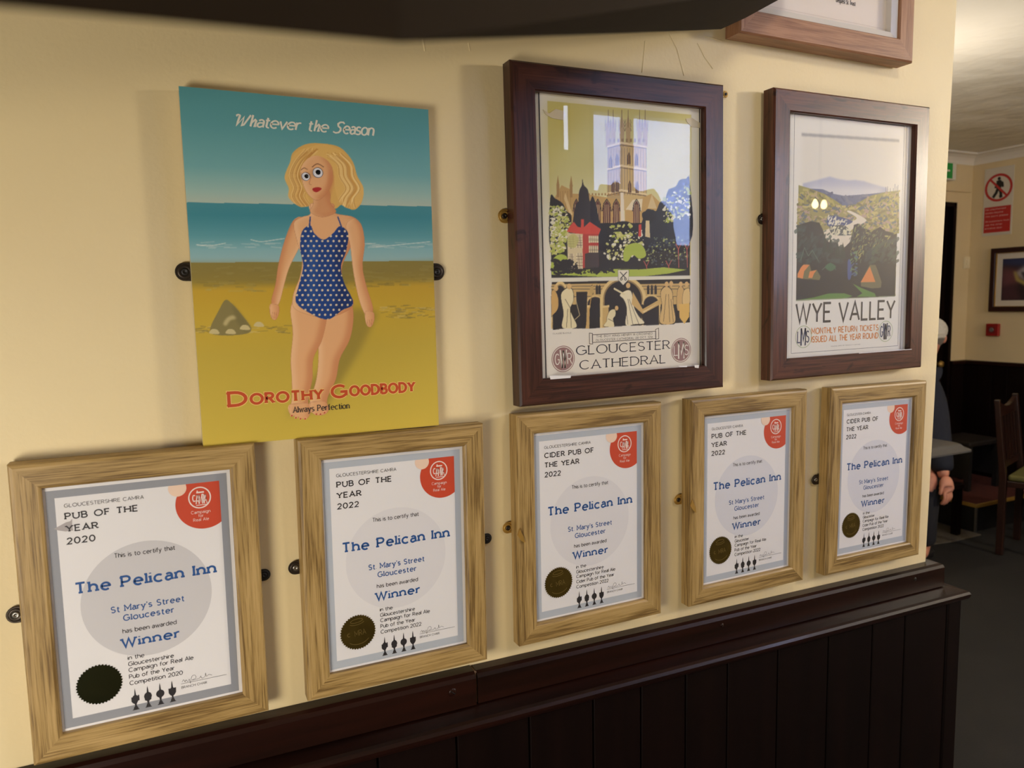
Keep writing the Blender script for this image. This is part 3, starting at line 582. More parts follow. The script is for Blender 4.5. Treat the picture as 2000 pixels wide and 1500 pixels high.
    split_obj(b, 'raised_lettering', M['gold_l'] if i else M['gold0'], se, recalc=False)
    MB().poly([(-.1085, -.1565), (.1105, -.1565), (.1105, .1565), (-.1085, .1565)], -(TP+.0012)).obj('glass', M['glass'], root, recalc=False)
    return root
M['gold0'] = noisy('dark_foil', (34, 40, 20), (48, 50, 26), nscale=30, rough=.3, bump=.15, dist=.001, metal=.8)
PV = [(-.0382, -.3633, -.0039), (.291, -.3652, -.0068), (.622, -.3581, -.0002), (.9593, -.359, .0003), (1.2963, -.3625, -.0093)]
L20 = lambda y, a='Gloucestershire', p='Pub of the Year': [('in the', 84), (a, 118 if 'shire' in a else 99), ('Campaign for Real Ale', 141.3), (p, 118 if p[0] == 'P' else 139), ('Competition %d' % y, 127.3)]
C0 = certificate(0, *PV[0], ['PUB OF THE', 'YEAR', '2020'], 'GLOUCESTERSHIRE CAMRA', "St Mary's Street", L20(2020), M['circ_d'], 'oak framed Pub of the Year 2020 certificate, nearest and leftmost in the bottom row', (96.2, 88.4, 43.4, 39.2))
C1 = certificate(1, *PV[1], ['PUB OF THE', 'YEAR', '2022'], 'GLOUCESTERSHIRE CAMRA', "St. Mary's Street", L20(2022), M['circ_l'], 'oak framed Pub of the Year 2022 certificate just below the beach poster corner', (96.2, 88.4, 43.4, 39.2))
C2 = certificate(2, *PV[2], ['CIDER PUB OF', 'THE YEAR', '2022'], 'GLOUCESTERSHIRE CAMRA', "St. Mary's Street", L20(2022, p='Cider Pub of the Year'), M['circ_l'], 'oak framed Cider Pub of the Year certificate below the cathedral poster', (95, 100.4, 72.6, 38))
C3 = certificate(3, *PV[3], ['PUB OF THE', 'YEAR', '2022'], 'GLOUCESTER CAMRA', "St Mary's Street", L20(2022, 'Gloucester'), M['circ_m'], 'oak framed Pub of the Year 2022 certificate, second from the right in the bottom row', (81, 89, 43.4, 39.2))
C4 = certificate(4, *PV[4], ['CIDER PUB OF', 'THE YEAR', '2022'], 'GLOUCESTER CAMRA', "St Mary's Street", L20(2022, 'Gloucester', 'Cider Pub of the Year'), M['circ_m'], 'oak framed Cider Pub of the Year certificate, rightmost of the row, at the wall end', (76, 98, 70, 37))
def mp(root, px, py, side, xe, mat, **k):
    lx, lz = loc_in(root, px, py, .005); mirror_plate(root, side, xe, lz/1000, mat, out=abs(lx/1000-xe), **k)
mp(C0, 31, 1201, -1, -.137, M['bronze'], scr=M['steel'], r=.0105)
mp(C0, 516, 1123, 1, .139, M['black'], r=.0085)
mp(C1, 577, 1109, -1, -.137, M['bronze'], scr=M['steel'], r=.0098)
mp(C1, 951, 1052, 1, .139, M['black'], r=.0085)
mp(C2, 992, 1031, -1, -.137, M['brass'], scr=M['bronze'], r=.0092, flap=True)
mp(C3, 1325, 976, -1, -.137, M['brass'], scr=M['bronze'], r=.0092, flap=True)
mp(C4, 1593, 937, -1, -.137, M['bronze'], scr=M['steel'], r=.0100)
# torn grey tape on the first certificate
sh = [c for c in C0.children if c.name.startswith('print_sheet')][0]
P = [local_mm(px, py, *PV[0], TP) for px, py in [(105, 1033), (118, 1026), (129, 1020), (137, 1018), (141, 1013), (141, 1027), (143, 1036), (128, 1038), (114, 1036)]]
MB().poly([(p[0]/1000, p[1]/1000) for p in P][::-1], -TP-.00015).obj('torn_tape', flat('grey_tape', (176, 170, 170), .7), sh, recalc=True)
# ------------------------------------------------------------------ the two railway style posters
def dark_prof(W_, f, bk=.006): return [(0, -bk), (0, -(f-.003)), (.003, -f), (W_-.002, -f), (W_, -(f-.002)), (W_, -(f-.010)), (W_-.004, -bk)]
def big_frame(x, z, rot, w, h, Wd, label, mat, front=.0325, dx=0):
    root = empty('framed_poster', (x, 0, z), (0, -rot, 0)); root['_p'] = (x, z, rot); tag(root, label, 'framed poster', 'dark framed travel posters')
    frame4(root, w, h, Wd, dark_prof(Wd, front), mat); return root
GP = (.6899, .1017, .0117); WP = (1.2073, .1115, .0075)
FG = big_frame(*GP, .4005, .5155, .041, 'dark brown framed church poster with window reflections in the middle of the wall', M['mahog'])
FW = big_frame(*WP, .4110, .5195, .0385, 'dark brown framed river valley poster near the wall end', M['walnut'])
TPG = .0205
for o in (FG, FW):
    MB().box(-.176, .176, -TPG+.0008, -.008, -.232, .232).obj('mount_board', flat('mount_board', (214, 208, 194), .6), o)
    MB().poly([(-.176, -.232), (.176, -.232), (.176, .232), (-.176, .232)], -(TPG+.0022)).obj('glass', M['glass'], o, recalc=False)
mp(FG, 985, 422, -1, -.200, M['brass'], scr=M['bronze'], r=.0105); mp(FG, 1417, 184, 1, .200, M['brass'], r=.006)
mp(FW, 1488, 428, -1, -.2055, M['bronze'], scr=M['steel'], r=.0095)
cg = lambda px, py: local_mm(px, py, *GP, TPG); cw = lambda px, py: local_mm(px, py, *WP, TPG)
# ---- church poster artwork (generic gothic church, trees and frieze)
U = lambda x, y: (960+x*.24, 100+y*.24)
H = lambda x, y: (960+x*.24, 450+y*.24)
def m(f, pts): return [f(*p) for p in pts]
c = Canvas(-156, 166, -217, 222, .92, cg); c.C[:] = (226, 220, 208)
IM = [(-134, 207), (140, 207), (137, -61), (-134, -61)]
c.fill(IM, (200, 188, 110), px=False); c.fill([(-134, 180), (140, 200), (140, 80), (-134, 40)], (212, 206, 140), blur=26, px=False, alpha=.9)
c.fill([(-134, 80), (140, 80), (140, -20), (-134, -20)], (222, 218, 178), blur=22, px=False, alpha=.8); c.fill([(-134, 207), (-60, 207), (-134, 120)], (190, 172, 70), blur=18, px=False, alpha=.6)
tan, tan2, dk, dk2 = (196, 160, 98), (168, 132, 80), (40, 40, 48), (58, 58, 66)
# tower
c.fill(m(U, [(945, 770), (1050, 735), (1255, 770), (1262, 1250), (1060, 1300), (940, 1190)]), (186, 160, 112))
c.fill(m(U, [(1062, 740), (1255, 772), (1262, 1250), (1062, 1300)]), (204, 176, 120))
for x in (950, 990, 1060, 1112, 1205, 1250):
    c.fill(m(U, [(x-18, 780), (x-20, 600), (x, 520 if x in (1060, 1112) else 545), (x+20, 600), (x+18, 780)]), (186, 160, 112)); c.line(m(U, [(x, 480), (x, 620)]), 1.1, (130, 110, 80))
    for yy in (585, 615, 650): c.line(m(U, [(x-26, yy), (x-20, yy-26)]), 1, (130, 110, 80)); c.line(m(U, [(x+24, yy), (x+18, yy-26)]), 1, (130, 110, 80))
for x in range(950, 1260, 22): c.line(m(U, [(x, 790), (x+2, 1170)]), .9, (118, 104, 92), .8)
for x in range(956, 1255, 34): c.fill(m(U, [(x, 740), (x, 712), (x+16, 712), (x+16, 740)]), (150, 124, 84))
for (x0, yy) in ((945, 775), (945, 960), (940, 1160)): c.line(m(U, [(x0, yy), (1055, yy-30), (1258, yy+4)]), 3, (226, 206, 160)); c.line(m(U, [(x0, yy+16), (1055, yy-12), (1258, yy+18)]), 1.2, (110, 90, 70))
for (x, y) in ((1118, 840), (1180, 850), (1022, 850), (1125, 1070), (1185, 1075), (990, 1070), (1022, 1065), (970, 870)):
    c.fill(m(U, [(x-13, y+80), (x-13, y+15), (x, y-20), (x+13, y+15), (x+13, y+80)]), (84, 60, 60)); c.line(m(U, [(x, y), (x, y+80)]), .8, tan)
# nave
c.fill(m(U, [(515, 1190), (570, 1090), (650, 1130), (660, 1160), (780, 1165), (1060, 1210), (1060, 1500), (515, 1500)]), tan)
c.fill(m(U, [(1085, 1290), (1210, 1200), (1300, 1160), (1400, 1260), (1410, 1500), (1085, 1500)]), tan); c.fill(m(U, [(1090, 1290), (1150, 1210), (1230, 1200), (1220, 1300)]), (228, 214, 180)); c.fill(m(U, [(1270, 1280), (1305, 1165), (1345, 1280)]), (214, 190, 140))
for x in (540, 648): c.fill(m(U, [(x-10, 1190), (x-12, 1090), (x, 1010), (x+12, 1090), (x+10, 1190)]), tan2)
for x in range(560, 660, 20): c.line(m(U, [(x, 1140), (x+4, 1300)]), 1, tan2)
for x in range(790, 1060, 26): c.fill(m(U, [(x, 1172), (x, 1155), (x+12, 1157), (x+12, 1174)]), tan2)
for (x, w_) in ((865, 22), (938, 30), (1015, 26), (690, 20), (1180, 26)):
    c.fill(m(U, [(x-w_, 1480), (x-w_, 1290), (x-w_*.7, 1245), (x, 1215), (x+w_*.7, 1245), (x+w_, 1290), (x+w_, 1480)]), (92, 50, 50)); 
    for k in (-.5, 0, .5): c.line(m(U, [(x+k*w_, 1250), (x+k*w_, 1470)]), 1, (214, 184, 130))
    c.line(m(U, [(x-w_-6, 1300), (x-w_*.7-4, 1240), (x, 1204), (x+w_*.7+4, 1240), (x+w_+6, 1300)]), 1.4, dk)
c.fill(m(U, [(1050, 1150), (1075, 1150), (1082, 1400), (1050, 1400)]), (226, 216, 196)); c.fill(m(U, [(600, 1150), (660, 1330), (640, 1340), (590, 1200)]), (222, 196, 140))
# dark ground mass + trees
c.fill(m(H, [(480, -60), (1618, -60), (1612, 402), (488, 402)]), dk)
def tree(pts, col=dk): c.fill(pts, col, smooth=True)
tree(m(U, [(478, 1195), (520, 1200), (580, 1240), (610, 1300), (650, 1340), (640, 1460), (600, 1560), (478, 1600)]))
tree(m(U, [(740, 1040), (752, 1090), (785, 1130), (800, 1220), (820, 1180), (840, 1215), (860, 1300), (880, 1500), (680, 1500), (705, 1300), (712, 1150), (735, 1090)]), (44, 44, 54)); tree(m(U, [(670, 1330), (700, 1230), (760, 1260), (760, 1500), (660, 1500)]), (44, 44, 54))
tree(m(U, [(1250, 1310), (1310, 1290), (1340, 1300), (1370, 1230), (1410, 1210), (1440, 1130), (1500, 1100), (1530, 1050), (1580, 1040), (1612, 1060), (1612, 1560), (1230, 1560)]), (44, 46, 56))
tree(m(U, [(900, 1500), (940, 1440), (1000, 1400), (1060, 1384), (1120, 1390), (1170, 1430), (1200, 1500), (1250, 1600), (880, 1600)])); tree(m(U, [(1225, 1320), (1290, 1300), (1340, 1340), (1300, 1400), (1250, 1400)]))
lt = [(224, 220, 196), (198, 196, 120), (170, 180, 80)]
c.speckle(m(U, [(482, 1260), (600, 1260), (650, 1420), (600, 1500), (482, 1500)]), 260, .4, 2.3, lt, el=1.2); c.speckle(m(H, [(486, 0), (610, -10), (600, 170), (486, 200)]), 280, .4, 2.5, lt, el=1.2)
c.speckle(m(U, [(1400, 1200), (1610, 1060), (1612, 1360), (1400, 1400)]), 230, .5, 3.0, lt, el=1.1); c.speckle(m(U, [(940, 1420), (1130, 1400), (1180, 1490), (1000, 1560)]), 60, .6, 2.6, lt[1:], el=1.6)
c.speckle(m(H, [(960, 20), (1240, 0), (1240, 240), (900, 240)]), 160, .5, 2.4, lt[:2]); c.speckle(m(H, [(1260, 60), (1600, 40), (1600, 280), (1260, 280)]), 190, .4, 1.8, [(90, 100, 90), (170, 180, 110), (70, 78, 90)])
# red roofed house
c.fill(m(H, [(612, 10), (640, -40), (670, -70), (700, -30), (745, -20), (800, -70), (890, -10), (870, 40), (745, 38)]), (206, 74, 62)); c.fill(m(H, [(728, -10), (728, -92), (752, -92), (752, -10)]), (206, 74, 62)); c.fill(m(H, [(1196, 50), (1198, -50), (1220, -50), (1218, 50)]), (206, 74, 62)); c.fill(m(H, [(1250, 50), (1255, -80), (1285, -80), (1290, 60)]), (216, 196, 150))
c.fill(m(H, [(615, 20), (745, 30), (742, 312), (620, 315)]), (212, 196, 156)); c.fill(m(H, [(742, 30), (870, 30), (872, 290), (742, 310)]), (178, 64, 58)); c.fill(m(H, [(760, 190), (872, 160), (872, 300), (760, 310)]), (70, 62, 66))
for (x0, y0, x1, y1) in ((628, 50, 675, 150), (690, 40, 738, 140), (790, 45, 870, 100), (792, 125, 868, 180), (625, 190, 670, 310), (690, 185, 740, 312)):
    c.fill(m(H, [(x0, y0), (x1, y0), (x1, y1), (x0, y1)]), (226, 212, 176))
    for k in range(1, 5): c.line(m(H, [(x0+(x1-x0)*k/5, y0), (x0+(x1-x0)*k/5, y1)]), .6, (90, 70, 60))
    for k in range(1, 5): c.line(m(H, [(x0, y0+(y1-y0)*k/5), (x1, y0+(y1-y0)*k/5)]), .5, (90, 70, 60))
lime = (170, 186, 78)
c.fill(m(H, [(620, 60), (670, 30), (710, 70), (680, 140), (625, 130)]), (186, 184, 110), smooth=True, alpha=.8)
c.fill(m(H, [(488, 330), (492, 250), (530, 205), (575, 195), (615, 220), (622, 300), (580, 330)]), lime, smooth=True); c.fill(m(H, [(1075, 240), (1080, 150), (1130, 110), (1200, 105), (1245, 150), (1255, 210), (1200, 230), (1150, 200), (1110, 250)]), lime, smooth=True)
c.speckle(m(H, [(500, 240), (700, 250), (700, 330), (500, 340)]), 150, .6, 2.6, [dk], el=1.6)
c.fill(m(H, [(488, 335), (900, 312), (1200, 318), (1400, 300), (1590, 320), (1440, 352), (1250, 372), (900, 378), (488, 360)]), lime, smooth=False); c.speckle(m(H, [(520, 315), (1000, 305), (1000, 345), (520, 350)]), 120, .5, 2.2, [dk], el=2.4)
for (x, y) in ((1240, 250), (1420, 250), (1500, 110), (1570, 110)):
    c.line(m(H, [(x, y), (x+20, y+40), (x+24, y+(60 if y > 200 else 190))]), 1.5, (190, 96, 90)); c.line(m(H, [(x+44, y-6), (x+22, y+42)]), 1.2, (190, 96, 90))
# tree of blue tone upper right, branches
c.speckle(m(U, [(1440, 1130), (1600, 1050), (1600, 1300), (1420, 1330)]), 90, 1, 3, [(90, 100, 140), (70, 76, 110)])
# lower frieze
fr = [(-134, -67), (136, -66), (135, -141), (-134, -142)]
c.fill(fr, (34, 32, 38), px=False); c.setclip(None)
st, stl, cr = (200, 168, 108), (222, 196, 136), (226, 214, 172)
for (x0, x1) in ((488, 1010), (1140, 1612)):
    c.fill(m(H, [(x0, 438), (x1, 430), (x1, 600), (x0, 604)]), st)
    for yy in (456, 480, 540): c.line(m(H, [(x0, yy), (x1, yy-4)]), .9, dk2)
for (cx, cy, rx, ry) in ((845, 600, 62, 56), (1070, 560, 150, 150), (1300, 600, 60, 62), (560, 600, 60, 150)):
    c.fill([H(cx+rx*1.25*math.cos(t), cy-ry*1.25*math.sin(t)) for t in np.linspace(0, PI, 20)]+m(H, [(cx-rx*1.25, 800), (cx+rx*1.25, 800)]), stl); c.fill([H(cx+rx*1.08*math.cos(t), cy-ry*1.08*math.sin(t)) for t in np.linspace(0, PI, 20)]+m(H, [(cx-rx*1.08, 800), (cx+rx*1.08, 800)]), (150, 124, 84)); c.fill([H(cx+rx*math.cos(t), cy-ry*math.sin(t)) for t in np.linspace(0, PI, 20)]+m(H, [(cx-rx, 800), (cx+rx, 800)]), (34, 34, 44))
for x in (858, 818, 880, 1275, 1305, 1335): c.fill(m(H, [(x-10, 520), (x-10, 460), (x, 440), (x+10, 460), (x+10, 520)]), (40, 38, 44))
for x in (770, 925): c.fill(m(H, [(x-22, 800), (x-20, 625), (x+28, 622), (x+26, 800)]), st); c.fill(m(H, [(x-28, 612), (x+34, 608), (x+34, 626), (x-28, 630)]), stl)
c.fill(m(H, [(1200, 620), (1230, 600), (1370, 760), (1240, 770)]), (34, 34, 44)); c.fill(m(H, [(690, 500), (780, 500), (770, 800), (690, 800)]), (36, 36, 44))
def robe(pts, col=cr, folds=()):
    c.fill(m(H, pts), (30, 28, 30), smooth=True, blur=0); q = np.array(pts, float); ce = q.mean(0); c.fill([H(*(ce+(a-ce)*.95)) for a in q], col, smooth=True)
    for a, b_ in folds: c.line(m(H, [a, b_]), .8, (60, 48, 40))
def head(x, y, r=17, hair=(214, 178, 120)): c.blob(*H(x, y), r*.24/1*1.02, (206, 170, 116), px=True); c.blob(*H(x, y-6), r*.22, hair, px=True)
robe([(570, 500), (620, 460), (660, 480), (670, 560), (640, 640), (660, 700), (695, 795), (575, 800), (585, 680), (565, 560)], cr, (((620, 640), (610, 790)), ((640, 650), (650, 790)), ((600, 560), (640, 630)))); head(632, 458)
c.line(m(H, [(680, 545), (718, 690), (680, 725)]), 1, (210, 190, 140)); c.line(m(H, [(825, 440), (800, 620), (768, 795)]), 1.3, (200, 160, 90)); c.fill(m(H, [(800, 470), (825, 450), (830, 500), (810, 525)]), (190, 160, 100), smooth=True)
robe([(488, 500), (520, 490), (545, 560), (540, 640), (500, 690), (488, 690)], (206, 166, 100)); head(524, 472)
robe([(940, 700), (965, 650), (1005, 640), (1010, 690), (990, 720), (1000, 785), (960, 790), (910, 780), (935, 740)], cr, (((950, 720), (990, 740)),)); head(1018, 634, 14)
robe([(1040, 520), (1100, 480), (1140, 500), (1160, 620), (1200, 700), (1250, 760), (1170, 770), (1090, 775), (1100, 640), (1075, 560)], (232, 222, 190), (((1110, 560), (1150, 765)), ((1120, 560), (1200, 765)), ((1095, 640), (1110, 765)))); head(1112, 450)
c.line(m(H, [(1000, 475), (1045, 500), (1080, 520)]), 3, cr); c.fill(m(H, [(1150, 500), (1230, 640), (1370, 560), (1395, 590), (1230, 680), (1140, 600)]), (206, 172, 112)); c.fill(m(H, [(1160, 560), (1230, 660), (1360, 590), (1240, 672)]), (226, 204, 150))
robe([(1375, 500), (1420, 450), (1470, 490), (1480, 600), (1495, 755), (1370, 760), (1385, 620)], (214, 182, 124), (((1420, 520), (1400, 740)), ((1440, 520), (1450, 745)), ((1460, 560), (1480, 745)))); head(1425, 440); head(1462, 436)
robe([(1515, 480), (1545, 450), (1570, 500), (1560, 600), (1520, 660), (1505, 600)], (206, 170, 110)); robe([(1560, 500), (1590, 470), (1612, 480), (1612, 600), (1555, 600)], (220, 190, 130)); head(1540, 440); head(1588, 440)
c.fill(m(H, [(1525, 600), (1610, 595), (1610, 700), (1570, 762), (1530, 710)]), (222, 182, 100))
c.fill([(-136, -60.5), (138, -60.5), (138, -66.5), (-136, -67)], (222, 218, 202), px=False)
P_ = m(H, [(1028, 322), (1118, 322), (1116, 400), (1072, 446), (1030, 402)]); c.fill(P_, (226, 220, 202)); c.line(P_+[P_[0]], .5, dk)
for a, b_ in (((1048, 340), (1088, 385)), ((1100, 340), (1056, 385))): c.line(m(H, [a, b_]), 1.5, dk)
for x in (1056, 1090): c.blob(*H(x, 396), 2.4, dk, px=True); c.blob(*H(x, 396), 1, (226, 220, 202), px=True)
c.fill(m(H, [(488, 812), (600, 798), (800, 800), (1100, 775), (1300, 772), (1612, 758), (1640, 900), (488, 900)]), (226, 220, 208))
gm = c.mesh('church_poster', -TPG); sg = link('poster_print', gm, VC, FG)
for x in (-148.3, 157.2): MB().box(x/1000-.0011, x/1000+.0011, -TPG-.0001, -TPG, -.218, .222).obj('border_rule', M['ink'], sg)
b = MB()
TG = dict(y=-TPG-.0002)
put(b, 'GLOUCESTER', -.092, -.1852, .0165, .0912, wt=.15, slab=.6, contrast=.5, sp=.22, **TG); put(b, 'CATHEDRAL', -.0862, -.2090, .0165, .0825, wt=.15, slab=.6, contrast=.5, sp=.22, **TG)
split_obj(b, 'title_lettering', flat('navy_ink', (38, 40, 54), .55), sg, recalc=False)
b = MB()
put(b, 'THE BOY KING HENRY III CROWNED', -.0545, -.1580, .0036, .0565, wt=.12, sp=.26, **TG); put(b, 'GLOUCESTER CATHEDRAL 28 OCT. 1216', -.0555, -.1640, .0036, .0565, wt=.12, sp=.24, **TG)
for q in ([(-.062, -.153), (.063, -.153), (.063, -.1655), (-.062, -.1655), (-.062, -.153)], [(-.0675, -.150), (-.0615, -.151), (-.0615, -.168), (-.0675, -.1675), (-.0675, -.150)], [(.0625, -.150), (.069, -.148), (.069, -.166), (.0625, -.1665), (.0625, -.150)]): (mark(b), ribbon(b, q, .0005, -TPG-.0002))
put(b, 'CLAUDE BUCKLE', -.1345, -.149, .0022, -.101, wt=.12, **TG)
split_obj(b, 'caption_lettering', flat('grey_ink', (92, 84, 80), .55), sg, recalc=False)
def roundel(parent, cx, cz, r, text, ring, letters, disc, y, lean=0, hh=(.72, 1.25, .72)):
    b = MB(); b.poly(circ(cx, cz, r*.9, 40), y-.0002); ribbon(b, [(cx+r*math.cos(t), cz+r*math.sin(t)) for t in np.linspace(0, 2*PI, 41)], r*.03, y-.0002); o = b.obj('roundel_print', ring, parent, recalc=False)
    if disc: MB().poly(circ(cx, cz, r*.97, 40), y-.00015).obj('roundel_disc', disc, parent, recalc=False)
    b = MB(); ws_ = (.46, .64, .46); x = cx-r*.76
    for ch, w_, h_ in zip(text, ws_, hh): put(b, ch, x+r*.04, cz-r*h_*.62, r*h_*1.24, x+r*w_-r*.05, wt=.085, y=y-.0004); x += r*w_
    split_obj(b, 'roundel_lettering', letters, parent, recalc=False)
tp_ink = flat('mauve_ink', (148, 112, 110), .55); wp = flat('poster_white', (226, 220, 210), .6)
g1 = cg(1100, 701); g2 = cg(1330, 684)
roundel(sg, g1[0]/1000, g1[1]/1000, .0205, 'GWR', tp_ink, wp, None, -TPG); roundel(sg, g2[0]/1000, g2[1]/1000, .0205, 'LMS', tp_ink, wp, None, -TPG)
# crumpled tape pieces behind the glass and white paper scraps on the frame
tape = flat('crumpled_tape', (200, 186, 150), .45)
for q in ([(1060, 214), (1072, 222), (1085, 213), (1101, 217), (1105, 224), (1100, 235), (1078, 231), (1066, 224)], [(1339, 232), (1350, 230), (1366, 240), (1366, 250), (1350, 248), (1341, 238)]):
    L_ = [cg(*p) for p in q]; o = MB().prism([(p[0]/1000, p[1]/1000) for p in L_], -TPG-.0009, -TPG-.0001).obj('tape_scrap', tape, FG)
for q in ([(1073, 734), (1115, 733), (1114, 738), (1075, 741)], [(1325, 715), (1342, 714), (1341, 717), (1327, 717)], [(1356, 713), (1365, 713), (1364, 719), (1357, 718)]):
    L_ = [local_mm(*p, *GP, .0325) for p in q]; MB().prism([(p[0]/1000, p[1]/1000) for p in L_], -.0333, -.0325).obj('paper_scrap', M['paper'], FG)
# ---- river valley poster
U2 = lambda x, y: (1400+x*.3, y*.3)
V = lambda x, y: (1460+x*.27, 400+y*.27)
c = Canvas(-156, 170, -224, 228, 1.05, cw); c.C[:] = (222, 220, 214)
c.fill(m(U2, [(555, 868), (1190, 908), (1190, 1290), (545, 1290)]), (214, 210, 200), blur=6, alpha=.8); c.fill(m(U2, [(552, 866), (1188, 908), (1188, 925), (552, 885)]), (150, 150, 154), blur=1.2, alpha=.9)
c.fill(m(U2, [(560, 1195), (620, 1180), (680, 1165), (735, 1150), (790, 1165), (850, 1175), (900, 1172), (960, 1180), (1020, 1200), (1110, 1225), (1110, 1300), (560, 1260)]), (170, 174, 196), blur=1.2); c.fill(m(U2, [(600, 1215), (1080, 1225), (1060, 1290), (620, 1280)]), (216, 214, 212), blur=8, alpha=.9)
c.fill(m(U2, [(610, 1228), (690, 1232), (760, 1262), (830, 1275), (1000, 1262), (1110, 1250), (1110, 1450), (610, 1450)]), (96, 104, 136)); c.speckle(m(U2, [(650, 1240), (800, 1280), (1050, 1270), (900, 1380), (760, 1340)]), 60, 1, 4, [(80, 88, 120), (112, 118, 140)], el=4)
ol = (142, 138, 76)
c.fill(m(U2, [(532, 1205), (600, 1225), (700, 1262), (780, 1310), (860, 1370), (905, 1420), (880, 1500), (528, 1520)]), ol); c.fill(m(U2, [(860, 1365), (920, 1320), (1000, 1275), (1100, 1250), (1186, 1240), (1186, 1520), (950, 1520)]), ol)
c.speckle(m(U2, [(532, 1215), (700, 1270), (900, 1420), (880, 1500), (528, 1500)]), 420, .8, 2.6, [(84, 92, 100), (108, 104, 70), (172, 160, 92), (176, 156, 120)], el=3.2, ang=-.5); c.speckle(m(U2, [(870, 1370), (1000, 1280), (1186, 1245), (1186, 1500), (960, 1500)]), 420, .8, 2.6, [(84, 92, 100), (108, 104, 70), (176, 164, 96), (170, 150, 120)], el=3.2, ang=.5)
for x, h_ in ((1100, 1218), (1112, 1215), (1130, 1225), (1150, 1226), (1160, 1198), (1180, 1206), (1172, 1215)): c.line(m(U2, [(x, 1250), (x, h_)]), 1.1, (110, 112, 130))
c.fill(m(V, [(360, 20), (1084, 20), (1070, 660), (352, 690)]), (150, 142, 92)); c.speckle(m(V, [(365, 0), (1084, 0), (1080, 200), (850, 170), (360, 140)]), 520, .8, 2.6, [(96, 104, 110), (120, 114, 76), (184, 172, 112), (170, 146, 130)], el=3)
dkk = (44, 42, 46)
c.fill(m(V, [(722, 50), (748, 45), (850, 100), (850, 125), (780, 160), (740, 200), (752, 230), (720, 300), (600, 290), (552, 200), (570, 180), (680, 140), (790, 100)]), (214, 206, 190), smooth=True)
c.fill(m(V, [(575, 130), (580, 85), (620, 78), (680, 90), (760, 120), (700, 150), (590, 155)]), (60, 74, 120), smooth=True); c.speckle(m(V, [(580, 85), (750, 115), (700, 150), (590, 150)]), 70, .5, 1.8, [(210, 206, 190)], el=3, ang=.9)
c.fill(m(V, [(600, 160), (700, 150), (750, 200), (740, 220), (620, 215)]), (70, 76, 80), smooth=True); c.speckle(m(V, [(600, 160), (760, 155), (740, 220), (610, 215)]), 80, .5, 1.6, [(210, 206, 180)], el=3, ang=.8)
c.fill(m(V, [(360, 150), (400, 135), (460, 118), (520, 130), (545, 180), (560, 240), (600, 280), (640, 270), (660, 300), (700, 310), (740, 270), (760, 200), (770, 145), (800, 135), (840, 170), (900, 190), (960, 160), (1000, 190), (1082, 210), (1066, 662), (352, 690)]), dkk, smooth=False)
c.speckle(m(V, [(740, 200), (800, 140), (1080, 200), (1080, 260), (800, 420), (730, 330)]), 220, .6, 1.5, [(120, 128, 84), (84, 96, 80), (150, 146, 90)], el=4, ang=.9)
c.speckle(m(V, [(365, 150), (560, 180), (700, 320), (700, 420), (365, 420)]), 130, 1, 4, [(58, 74, 68), (50, 60, 58)], el=3, ang=.6, alpha=.7); c.speckle(m(V, [(850, 260), (1075, 230), (1075, 420), (860, 420)]), 110, 1, 4, [(66, 82, 70), (56, 64, 66)], el=3, ang=.4, alpha=.7)
for x, y in ((600, 260), (650, 285), (690, 300), (560, 250)): c.fill(m(V, [(x-22, y+90), (x, y-30), (x+24, y+90)]), (42, 52, 48))
c.fill(m(V, [(725, 410), (745, 400), (755, 470), (745, 535), (725, 530)]), (64, 80, 132), smooth=True); c.speckle(m(V, [(745, 330), (800, 330), (790, 520), (745, 520)]), 40, .8, 2, [(70, 90, 120), (96, 120, 90)], el=3)
for q in ([(385, 400), (412, 310), (440, 370), (470, 330), (515, 410)], [(540, 470), (600, 420), (640, 470)]): c.line(m(V, q), 1.2, (84, 110, 92))
gr = (86, 128, 60)
c.fill(m(V, [(352, 690), (480, 670), (590, 640), (700, 640), (760, 660), (700, 680), (352, 698)]), gr); c.fill(m(V, [(760, 570), (820, 600), (920, 640), (930, 665), (790, 665), (830, 640)]), gr); c.fill(m(V, [(560, 450), (600, 420), (640, 450), (600, 480)]), (60, 96, 70), smooth=True)
orr = (214, 132, 72)
c.fill(m(V, [(362, 500), (385, 455), (405, 432), (450, 432), (462, 480), (440, 540), (362, 530)]), (110, 104, 70)); c.fill(m(V, [(362, 500), (385, 455), (405, 432), (450, 434), (410, 480), (400, 535), (362, 525)]), orr)
c.fill(m(V, [(425, 535), (450, 480), (500, 470), (530, 520), (520, 545)]), (110, 104, 70)); c.fill(m(V, [(440, 528), (450, 482), (500, 472), (480, 500), (468, 530)]), orr)
c.fill(m(V, [(820, 560), (870, 460), (885, 435), (925, 435), (940, 470), (970, 560), (965, 600), (900, 605), (820, 590)]), (106, 100, 72)); c.fill(m(V, [(818, 560), (885, 445), (925, 558)]), orr)
c.fill(m(V, [(352, 690), (1066, 662), (1066, 720), (352, 720)]), (222, 220, 214)); c.fill(m(V, [(352, 686), (700, 673), (1066, 655), (1066, 664), (352, 697)]), (120, 130, 96), alpha=.6)
wm = c.mesh('valley_poster', -TPG); sw = link('poster_print', wm, VC, FW)
def pl(f, q, y, cv): 
    p = cv(*f(*q)); return p[0]/1000, p[1]/1000
b = MB()
for x0, x1, z0, z1 in ((-.1455, .146, -.213, .221),): ribbon(b, [(x0, z0), (x1, z0), (x1, z1), (x0, z1), (x0, z0)], .0004, -TPG-.0001)
b.box(.1535, .1545, -TPG-.0001, -TPG, -.22, .224)
b.obj('border_print', flat('thin_grey_rule', (90, 92, 100), .6), sw, recalc=False)
b = MB(); put(b, 'WYE VALLEY', -.1345, -.1585, .0395, .1335, wt=.115, sp=.2, y=-TPG-.0002); split_obj(b, 'title_lettering', flat('brown_black_ink', (46, 40, 42), .55), sw, recalc=False)
